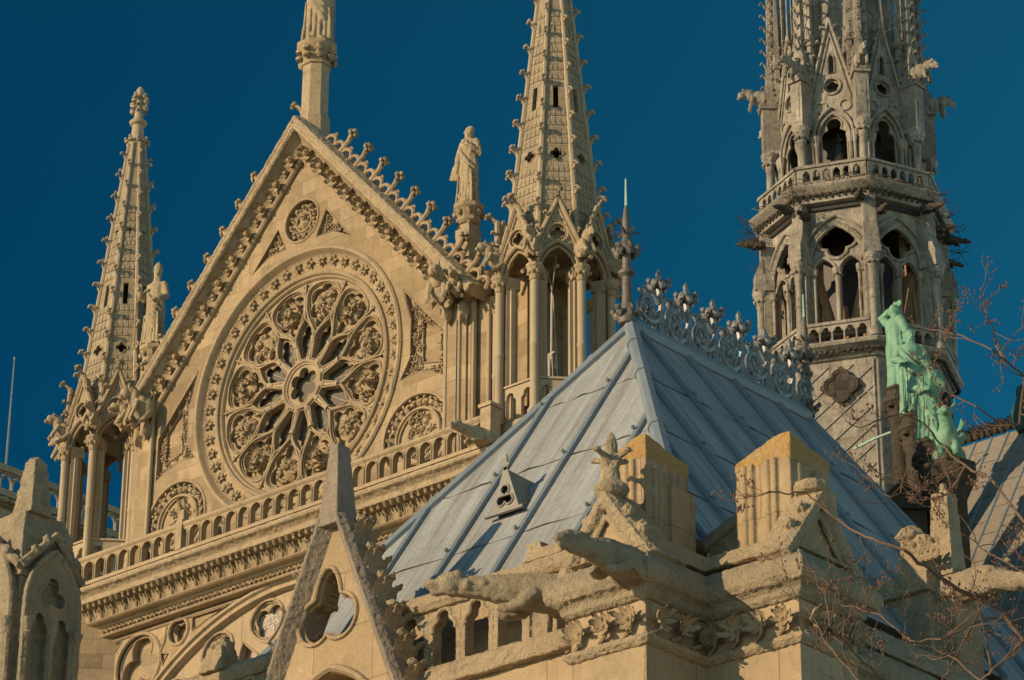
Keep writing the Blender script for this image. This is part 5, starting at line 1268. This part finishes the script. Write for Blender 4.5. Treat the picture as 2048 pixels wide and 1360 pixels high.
# angle buttresses
pl = [(34.45, -26.6), (34.45, -28.6), (35.65, -28.6), (35.65, -27.4), (37.1, -27.4), (37.1, -26.2), (35.65, -26.2), (35.65, -16.0)]
but = thing('angle_buttress', 'pair of stone buttresses meeting at the corner, with leaf frieze, gablets and stumps of pinnacles', 'buttress', (35.6, -27.2, -39.1))
m = MB(); m.box(34.45, 35.65, -28.6, -26.0, -39.1, -23.0); m.box(34.6, 37.1, -27.4, -26.2, -39.1, -23.02); m.box(34.5, 35.65, -26.3, -16, -39.1, -23.04); put('shaft', m, FRONT, but)
m = MB()
sweep_plan(m, pl, [(-.1, -24.18), (.03, -24.17), (.09, -24.11), (.09, -24.06), (.02, -24.02), (-.1, -24.0)])
rough(put('string_course', m, WORN, but), .028, .06, .2)
m = MB()
sweep_plan(m, pl, [(-.1, -23.60), (.04, -23.58), (.10, -23.53), (.11, -23.47), (.15, -23.43), (.22, -23.40), (.26, -23.32), (.26, -23.22), (.20, -23.12), (.08, -22.98), (-.1, -22.90)])
corn = rough(put('cornice', m, CRUST, but), .026, .05, .22)
m = MB(); rnd = random.Random(11); k = 0
def frieze_face(p0, p1):
    global k
    p0 = Vector((*p0, 0)); p1 = Vector((*p1, 0)); L_ = (p1-p0).length; d = (p1-p0)/L_; nn = Vector((d.y, -d.x, 0)); n_ = max(2, round(L_/.36))
    for i in range(n_):
        c = p0 + d*(L_*(i+.5)/n_) + nn*.02 + Vector((0, 0, -23.83)); k += 1
        c2 = c + Vector((0, 0, -.12)); m.tube([c2 - d*.13 + Vector((0, 0, -.06)), c2 + nn*.05, c + d*.06 + nn*.09 + Vector((0, 0, .06))], [.03, .028, .02], 5)
        tw = rnd.uniform(-.6, .6)
        for b in (-1.25+tw, -.62+tw, tw, .62+tw, 1.25+tw):
            v = d*sin(b) + Vector((0, 0, cos(b)))
            m.leaf(tuple(c + nn*.05 - Vector((0, 0, .02))), tuple(v + nn*rnd.uniform(.15, .5)), tuple(nn), rnd.uniform(.22, .31), rnd.uniform(.08, .13), .5)
        for b in (2.2+tw, -2.2+tw, 3.1-tw):
            v = d*sin(b) + Vector((0, 0, cos(b))); m.leaf(tuple(c + nn*.04), tuple(v + nn*.3), tuple(nn), .22, .08, .5)
        m.blob(tuple(c + nn*.09), .028, 1, .3, k)
for a, b in zip(pl[:-1], pl[1:]): frieze_face(a, b)
put('leaf_frieze', m, CARVE, but)
m = MB()                                                           # sloped weatherings
m.taper(34.42, 35.68, -28.66, -26.0, -22.89, .10, .5, -22.62); m.taper(35.2, 37.13, -27.43, -26.17, -22.88, .28, .22, -22.6); m.box(35.0, 36.2, -27.1, -26.0, -22.9, -22.7)
m.taper(34.5, 35.7, -26.4, -16.2, -22.9, .5, .2, -22.3)
rough(put('weathering', m, WORN, but), .028, .06, .2)
# stumps of two pinnacles
def stump(name, x0, x1, y0, y1, zb, zt):
    zo, zt = zt, zt-.15
    m = MB(); m.box(x0, x1, y0, y1, zb, zt); m.taper(x0-.1, x1+.1, y0-.1, y1+.1, zb-.1, .1, .1, zb+.12)
    w_ = (x1-x0)
    for f in (.24, .66):                                           # engaged shafts on the faces
        for dx_ in (-.055, .055):
            m.tube([(x0+w_*f+dx_, y0-.015, zb+.05), (x0+w_*f+dx_, y0-.015, zt-.02)], .05, 8); m.tube([(x1+.01, y0+(y1-y0)*f+dx_, zb+.05), (x1+.015, y0+(y1-y0)*f+dx_, zt-.12)], .05, 8)
    m.box(x1-.02, x1+.06, y0+(y1-y0)*.5, y1+.06, zb, zt-.3); m.box(x0-.09, x0+.05, y0+.1, y1, zb, zt-.24)
    s_ = put(name, m, FRONT, but)
    mm = MB(); n_ = 8; q_ = n_+1; vs = []; fs = []
    for lay in (0, 1):
        for i in range(q_):
            for j in range(q_):
                fx, fy = i/n_, j/n_; e = min(fx, 1-fx, fy, 1-fy)
                z = zt + .05 + .25*min(1, fx*1.25)**.8*(1-.75*fy) + .05*min(1, e*4) + .03*noise.noise(Vector((fx*4+zt, fy*4, 1))) if lay else zt-.07
                vs.append((x0-.005+(w_+.01)*fx, y0-.005+(y1-y0+.01)*fy, z))
    o_ = q_*q_
    for i in range(n_):
        for j in range(n_):
            f = (i*q_+j, (i+1)*q_+j, (i+1)*q_+j+1, i*q_+j+1); fs += [f, tuple(x+o_ for x in f)]
    rim = [i*q_ for i in range(q_)] + [n_*q_+j for j in range(1, q_)] + [i*q_+n_ for i in range(n_-1, -1, -1)] + [j for j in range(n_-1, 0, -1)]
    k_ = len(rim); fs += [(rim[i], rim[(i+1) % k_], o_+rim[(i+1) % k_], o_+rim[i]) for i in range(k_)]
    mm.add(vs, fs); rough(put('broken_top', mm, OCHRE, s_), .03, .06, .35); rough(s_, .022, .02, .3)
stump('pinnacle_stump', 34.35, 35.12, -27.9, -27.02, -22.6, -21.12)
stump('pinnacle_stump', 35.80, 36.68, -26.9, -26.05, -22.6, -21.20)
# gablet facing south on the first buttress, with a leaf finial
def gablet(M_, w_, h, fin, dp):
    m = MB(M_); m.plate([(-w_, -.1), (w_, -.1), (w_, 0), (0, h), (-w_, 0)], [], 0, dp-.04); g_ = put('gablet', m, FRONT, but)
    m = MB(M_); L_ = sqrt(w_*w_+h*h)
    for s_ in (-1, 1):
        a = Vector((s_*(w_+.14), 0, -.12)); b = Vector((0, 0, h+.06)); n_ = Vector((s_*h, 0, w_)).normalized(); 
        pr = [(-.07, .12), (-.07, -.10), (.0, -.16), (.10, -.15), (.14, -.05), (.13, dp), (-.07, dp)]; k_ = len(pr)
        bb = [Vector((0, 0, h + .02 + w*(L_/w_)*.9)) for w, y in pr]
        m.add([tuple(a+n_*w+Vector((0, y, 0))) for w, y in pr] + [tuple(q+Vector((0, y, 0))) for q, (w, y) in zip(bb, pr)], [tuple(range(k_)), tuple(range(2*k_-1, k_-1, -1))] + [(i, (i+1) % k_, k_+(i+1) % k_, k_+i) for i in range(k_)])
        m.tube([tuple(Vector((s_*(w_-.06), -.05, -.08))), (0, -.05, h-.16)], .04, 6)
    rough(put('gablet_coping', m, WORN, g_), .028, .06, .2)
    for s_ in (-1, 1):
        for f in (.3, .65):
            m = MB(M_); p = Vector((s_*(w_+.1)*(1-f), -.02, h*f)); m.leaf(tuple(p), (s_*.7, 0, .6), (s_*.5, 0, .7), .26, .18, .6); m.blob(tuple(p+Vector((s_*.10, 0, .10))), .10, 1, .5, 2); m.leaf(tuple(p), (s_*.3, -.6, .6), (s_*.5, 0, .7), .22, .16, .6); rough(put('gablet_crocket', m, WORN, g_), .02, .04, .12)
    m = MB(M_)
    if fin: 
        m.lathe([(.14, h-.1), (.11, h+.10), (.19, h+.13), (.235, h+.20), (.23, h+.25), (.17, h+.31), (.12, h+.34), (.11, h+.46), (.10, h+.62), (.09, h+.72), (.085, h+.84), (.055, h+.97), (.01, h+1.03)], 9, (0, .05, 0))
        for j in range(4):
            a = j*pi/2; m.tube([(.05*sin(a), .05-.05*cos(a), h+.55), (.14*sin(a), .05-.14*cos(a), h+.66), (.26*sin(a), .05-.26*cos(a), h+.69)], [.075, .05, .035], 6); m.blob((.28*sin(a), .05-.28*cos(a), h+.70), (.06, .06, .045), 1, .4, j); m.blob((.17*sin(a), .05-.17*cos(a), h+.2), (.08, .08, .06), 1, .3, j)
    else:
        m.lathe([(.12, h-.1), (.12, h+.10), (.22, h+.13), (.25, h+.20), (.22, h+.27), (.1, h+.29)], 9, (0, .05, 0))
    rough(put('finial', m, CRUST if fin else WORN, g_), .018, .03, .12)
gablet(T(34.98, -28.48, -22.92), .56, .80, True, .56)
gablet(T(36.98, -26.8, -22.95) @ RZ(pi/2), .62, .85, False, .34)
m = MB(T(35.35, -25.75, -22.4) @ RZ(.75)); m.plate([(-.7, -.4), (.7, -.4), (.7, .45), (0, 1.05), (-.7, .45)], [parch(0, -.3, .2, .35, .8, 8)], 0, .3); m.tube([(-.8, -.02, .42), (0, -.02, 1.1), (.8, -.02, .42)], .09, 6); ng = put('niche', m, CRUST, but)
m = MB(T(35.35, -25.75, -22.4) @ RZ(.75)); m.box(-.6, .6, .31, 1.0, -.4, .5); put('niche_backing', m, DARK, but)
# three big gargoyles
def garg(M_, L_, seed, droop, label, vs=.028, head=1.):
    m = gargoyle(L_, seed, droop, head); rr = random.Random(seed)
    for i in range(9): m.blob((rr.uniform(-.2, .2), -rr.uniform(0, .8)*L_, rr.uniform(.06, .2)), (rr.uniform(.05, .10),)*3, 1, .5, i)
    o = remesh(put('gargoyle', m, CRUST, None, M_), vs, 2)
    rough(o, vs, .04, .16); o.modifiers.remove(o.modifiers[2]); return tag(o, label, 'gargoyle')
garg(T(34.25, -28.3, -23.12) @ RZ(-.78) @ SC(.80, 1, .9), 1.74, 31, .0, 'long-necked stone gargoyle stretching left in front of the arched parapet', .026, 1.05)
garg(T(35.60, -28.65, -23.22) @ RZ(.0) @ SC(.72, 1, .8), 1.42, 37, .10, 'blunt-headed stone gargoyle jutting towards the viewer beneath the first gablet', .026, 1.0)
garg(T(34.6, -20.5, -20.92) @ RZ(1.57) @ SC(.8, 1.15, .85), 1.5, 43, .30, 'pale stone gargoyle bending right behind the bare branches', .03, .85)
# east side pinnacle behind the right gargoyle
ep = thing('side_pinnacle', 'slim broken stone pinnacle rising behind the right-hand gargoyle', 'pinnacle', (34.8, -20.4, -39.1))
m = MB(); m.box(33.7, 34.7, -20.9, -20.1, -22.9, -20.95); m.box(33.55, 34.75, -21.0, -19.9, -21.02, -20.72); m.box(34.4, 35.0, -20.7, -20.0, -39.1, -21.0); rough(put('block', m, WORN, ep), .028, .06, .2)
m = MB(); m.taper(34.60, 35.02, -20.72, -20.34, -20.75, .07, .06, -19.42); m.tube([(34.78, -20.5, -19.45), (34.79, -20.5, -19.28)], [.07, .05], 7); m.blob((34.79, -20.5, -19.27), .06, 1); rough(put('shaft', m, WORN, ep), .025, .04, .2)
m = MB(); m.taper(34.2, 34.75, -20.95, -20.5, -20.72, .06, .05, -20.1); m.blob((34.4, -20.85, -20.05), (.2, .16, .14), 2, .4, 4)
for j in range(5): m.leaf((34.6+.08*j, -20.98, -20.6), (.2*(j-2), -.2, 1), (0, -1, 0), .42, .18, .5)
rough(put('leafy_shoulder', m, WORN, ep), .028, .06, .2)
# lower gabled niche in shade under it
ln = thing('niche_gable', 'shaded stone niche gable low behind the branches at the lower right', 'gable', (36, -20, -39.1))
m = MB(T(36.3, -19.6, -22.0) @ RZ(pi/4)); m.plate([(-.75, -6), (.75, -6), (.75, -1.2), (.12, .6), (-.12, .6), (-.75, -1.2)], [parch(0, -5, -1.1, .38, .95, 10)], 0, .35); m.tube([(-.8, -.05, -1.25), (0, -.05, .75), (.8, -.05, -1.25)], .11, 6); put('panel', m, WORN, ln)
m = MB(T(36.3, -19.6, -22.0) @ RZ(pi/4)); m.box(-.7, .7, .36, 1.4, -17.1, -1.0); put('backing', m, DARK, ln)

# left foreground pinnacle stump with a blind tracery niche
lp = thing('broken_pinnacle', 'broken stone pinnacle with a blind trefoil niche at the lower left corner', 'pinnacle', (26, -30.5, -39.1))
m = MB(); m.box(25.3, 26.5, -30.97, -29.98, -39.1, -21.65); rough(put('shaft', m, CRUST, lp), .05, .05, .3)
m = MB(); m.taper(25.22, 26.56, -31.02, -29.9, -21.66, .14, .10, -20.9); m.taper(25.38, 26.44, -30.93, -30.0, -20.9, .10, .10, -20.58)
rough(put('shoulder', m, CRUST, lp), .028, .06, .2)
m = MB(); m.taper(26.02, 26.44, -30.82, -30.42, -20.62, .10, .09, -19.78); m.blob((26.23, -30.62, -19.79), (.11, .12, .08), 2, .3, 2); rough(put('stub', m, CRUST, lp), .028, .06, .2)
for az, cx_, cy_, w_ in ((pi/2, 26.5, -30.475, .46), (0, 25.9, -30.97, .56)):
    M_ = T(cx_, cy_, -21.82) @ RZ(az); m = MB(M_)
    big = parch(0, -4, -.3, w_-.06, .95, 12); l1 = [carch(x, -4, -.62, w_*.36, .30, 22) for x in (-w_*.44, w_*.44)]
    ft = foil(0, -.02, 3, .13, .13, 0, 48)
    m.plate([(-w_-.02, -4)] + parch(0, -4, -.25, w_+.02, 1.05, 12)[1:-1] + [(w_+.02, -4)], l1 + [ft], -.12, .04)
    m.tube(at_y(parch(0, -4, -.25, w_+.02, 1.05, 12), -.13), .05, 6); m.tube(at_y(ft, -.12), .03, 5, True)
    for l in l1: m.tube(at_y(l, -.12), .03, 5)
    for x in (-w_+.02, 0, w_-.02): m.tube([(x, -.15, -4), (x, -.15, -.72)], .045, 8); m.lathe([(.045, -.74), (.07, -.7), (.06, -.66), (.10, -.52), (.10, -.48)], 8, (x, -.15, 0))
    m.tube([(-w_-.1, -.06, .28), (0, -.10, .86), (w_+.1, -.06, .28)], .075, 6)
    for f in (.35, .7):
        for s_ in (-1, 1): m.blob((s_*(w_+.1)*(1-f), -.14, .28+.58*f+.06), (.09, .08, .09), 1, .5, 3)
    rough(put('niche', m, CRUST, lp), .022, .03, .2)

# far tower gallery at the left edge
ft = thing('far_tower', 'distant blue-grey tower gallery at the left edge, half hidden by the farther turret', 'tower', (-53, 28, -39.1))
m = MB(); m.box(-60, -46.6, 12, 42, -39.1, 17.2); m.box(-60, -46.3, 11.8, 42.2, 17.2, 17.5); m.box(-60, -46.0, 11.5, 42.5, 17.5, 17.75); put('wall', m, TURRET, ft)
m = MB(); m.box(-46.45, -46.1, 11.8, 42.2, 18.75, 19.05); m.box(-46.4, -46.15, 11.8, 42.2, 17.75, 17.9)
for i in range(44): y = 12+.7*i; m.tube([(-46.28, y, 17.9), (-46.28, y, 18.4)], .09, 6); m.tube([(-46.28, y, 18.3), (-46.28, y+.2, 18.6), (-46.28, y+.35, 18.78)], .08, 5); m.tube([(-46.28, y+.7, 18.3), (-46.28, y+.5, 18.6), (-46.28, y+.35, 18.78)], .08, 5)
put('gallery', m, TURRET, ft)
m = MB()
for i in range(40): m.blob((-46.1, 12+.78*i, 17.35), (.22, .46, .16), 1, .4, i)
put('leaf_moulding', m, TURRET, ft)
m = MB(); m.tube([(-46.3, 27.0, 19.0), (-46.3, 27.0, 24.5)], [.06, .03], 6); m.blob((-46.3, 27.0, 24.45), (.05, .05, .12), 1); o = put('lightning_rod', m, ZINC); tag(o, 'thin lightning rod standing on the distant tower gallery against the blue sky', 'lightning rod')

# bronze scroll figure in shade colour at the right edge, on the choir ridge side
m = MB(T(6.95, 27.8, 6.1) @ SC(.95)); m.blob((0, 0, .5), (.5, .45, .6), 2, .15, 1); m.blob((-.12, -.1, 1.1), (.34, .34, .36), 2, .15, 2); m.tube([(-.40, 0, .9), (-.58, -.1, .5), (-.48, -.1, 0.1), (-.3, 0, -.1)], [.16, .15, .16, .2], 8); m.tube([(.3, 0, .9), (.5, -.2, .5), (.2, -.4, .5)], .13, 7)
m.lathe([(.5, -.4), (.6, -.2), (.6, .05)], 8)
tag(remesh(put('bronze_statue', m, VERDD), .05, 2), 'shaded green bronze rounded figure on the choir roof ridge at the right edge', 'statue')

# ------------------------------------------------------------------ bare tree in front, lower right
def at(px, py, D):                                                 # point D metres along the view axis
    return EYE + (fwd + rgt*((px-1024)/FPX) - upv*((py-680)/FPX))*D
tree = thing('bare_tree', 'bare tree with thin brown branches and reddish buds reaching in from the lower right', 'tree', tuple(Vector((49.0, -39.0, -39.1))))
rt = random.Random(23); wood = MB(); twg = MB(); buds = MB()
fork = at(2420, 1750, 25); g0 = Vector((fork.x+1.0, fork.y+.6, -39.1))
wood.tube([g0, g0.lerp(fork, .35)+Vector((.12, .1, 0)), g0.lerp(fork, .7)-Vector((.1, 0, 0)), fork], [.26, .2, .16, .12], 10)
def wiggle(P, n=3, amp=.02):
    out = []
    for i in range(len(P)-1):
        for j in range(n): out.append(P[i].lerp(P[i+1], j/n) + Vector((rt.uniform(-amp, amp), rt.uniform(-amp, amp), rt.uniform(-amp, amp))))
    return out + [P[-1]]
def twig(p, d, L_, r, lvl):
    pts = [p]; q = p; n_ = 5
    for i in range(n_):
        d = (d + Vector((rt.uniform(-.38, .38), rt.uniform(-.38, .38), rt.uniform(-.24, .4)))).normalized(); q = q + d*(L_/n_); pts.append(q)
        if lvl > 0 and i > 0 and rt.random() < .75: twig(q, (d + Vector((rt.uniform(-1, 1), rt.uniform(-1, 1), rt.uniform(-.6, .8)))*.85).normalized(), L_*rt.uniform(.35, .6), r*.65, lvl-1)
        if lvl == 0 and rt.random() < .2: buds.blob(q + Vector((rt.uniform(-.006, .006),)*3), (.007, .007, .012), 1, .3, i)
    twg.tube(pts, [r*(1-.13*i) for i in range(len(pts))], 5)
    if rt.random() < .6:
        for j in range(2): buds.blob(pts[-1] + Vector((rt.uniform(-.03, .03), rt.uniform(-.03, .03), rt.uniform(-.03, .03))), (.008, .008, .013), 1, .3, j)
LIMBS = [
 (25.0, .045, [(2420,1750),(2240,1440),(2048,1283),(1997,1215),(1920,1180),(1867,1146),(1806,1100),(1745,1077),(1699,1058),(1653,1023),(1611,983),(1580,987),(1538,983)], 1.0),
 (24.6, .036, [(2420,1750),(2300,1330),(2180,1130),(2048,1045),(1990,965),(1930,932),(1880,888),(1850,848),(1800,826),(1735,850)], .9),
 (24.3, .032, [(2300,1330),(2220,980),(2120,810),(2048,752),(2010,722),(1985,700),(1925,672),(1888,664)], .8),
 (25.3, .030, [(2048,1283),(2035,1245),(1978,1236),(1930,1255),(1882,1278),(1825,1284),(1760,1230),(1700,1212)], 1.0),
 (25.4, .030, [(2420,1750),(2000,1560),(1850,1450),(1718,1362),(1680,1318),(1649,1283),(1630,1237),(1603,1207)], .9),
 (25.2, .028, [(2000,1560),(1850,1420),(1768,1361),(1729,1325),(1691,1283),(1660,1253),(1651,1184),(1676,1146),(1706,1123)], .9),
 (24.8, .030, [(2048,1283),(1985,1340),(1960,1360),(1900,1310),(1865,1320)], .7),
 (24.9, .028, [(2180,1130),(2110,1180),(2020,1130),(1960,1095),(1935,1050)], .9),
 (25.1, .026, [(1930,932),(1900,985),(1860,1000),(1800,985),(1770,1000)], 1.1),
 (24.4, .024, [(2010,722),(1992,690),(1985,650)], .9),
 (24.5, .026, [(2048,752),(2040,850),(1995,840),(1950,812),(1905,790)], .8),
 (25.0, .026, [(1985,1340),(1960,1220),(1905,1330),(1885,1360)], .7),
]
for D, r, P, dens in LIMBS:
    pts = []
    for i, (x, y) in enumerate(P): pts.append(at(x, y, D + .5*sin(i*.9+D*7)*(i > 0)))
    if P[0] == (2420, 1750): pts[0] = fork
    pts = wiggle(pts, 4, .008); n_ = len(pts)
    wood.tube(pts, [max(.006, r*.50*(1-.86*i/(n_-1))) for i in range(n_)], 7)
    for i in range(2, n_):
        if rt.random() < .29*dens:
            d = (pts[i]-pts[i-1]).normalized(); v = (d*.5 + Vector((rt.uniform(-1, 1), rt.uniform(-1, 1), rt.uniform(-.5, .9)))).normalized()
            twig(pts[i], v, rt.uniform(.18, .5), max(.004, .0065*(1-.4*i/n_)), 2 if rt.random() < .6 else 1)
    twig(pts[-1], (pts[-1]-pts[-2]).normalized(), .4, .005, 2)
put('trunk', wood, BARK, tree); put('twigs', twg, BARK, tree); put('buds', buds, BUD, tree)
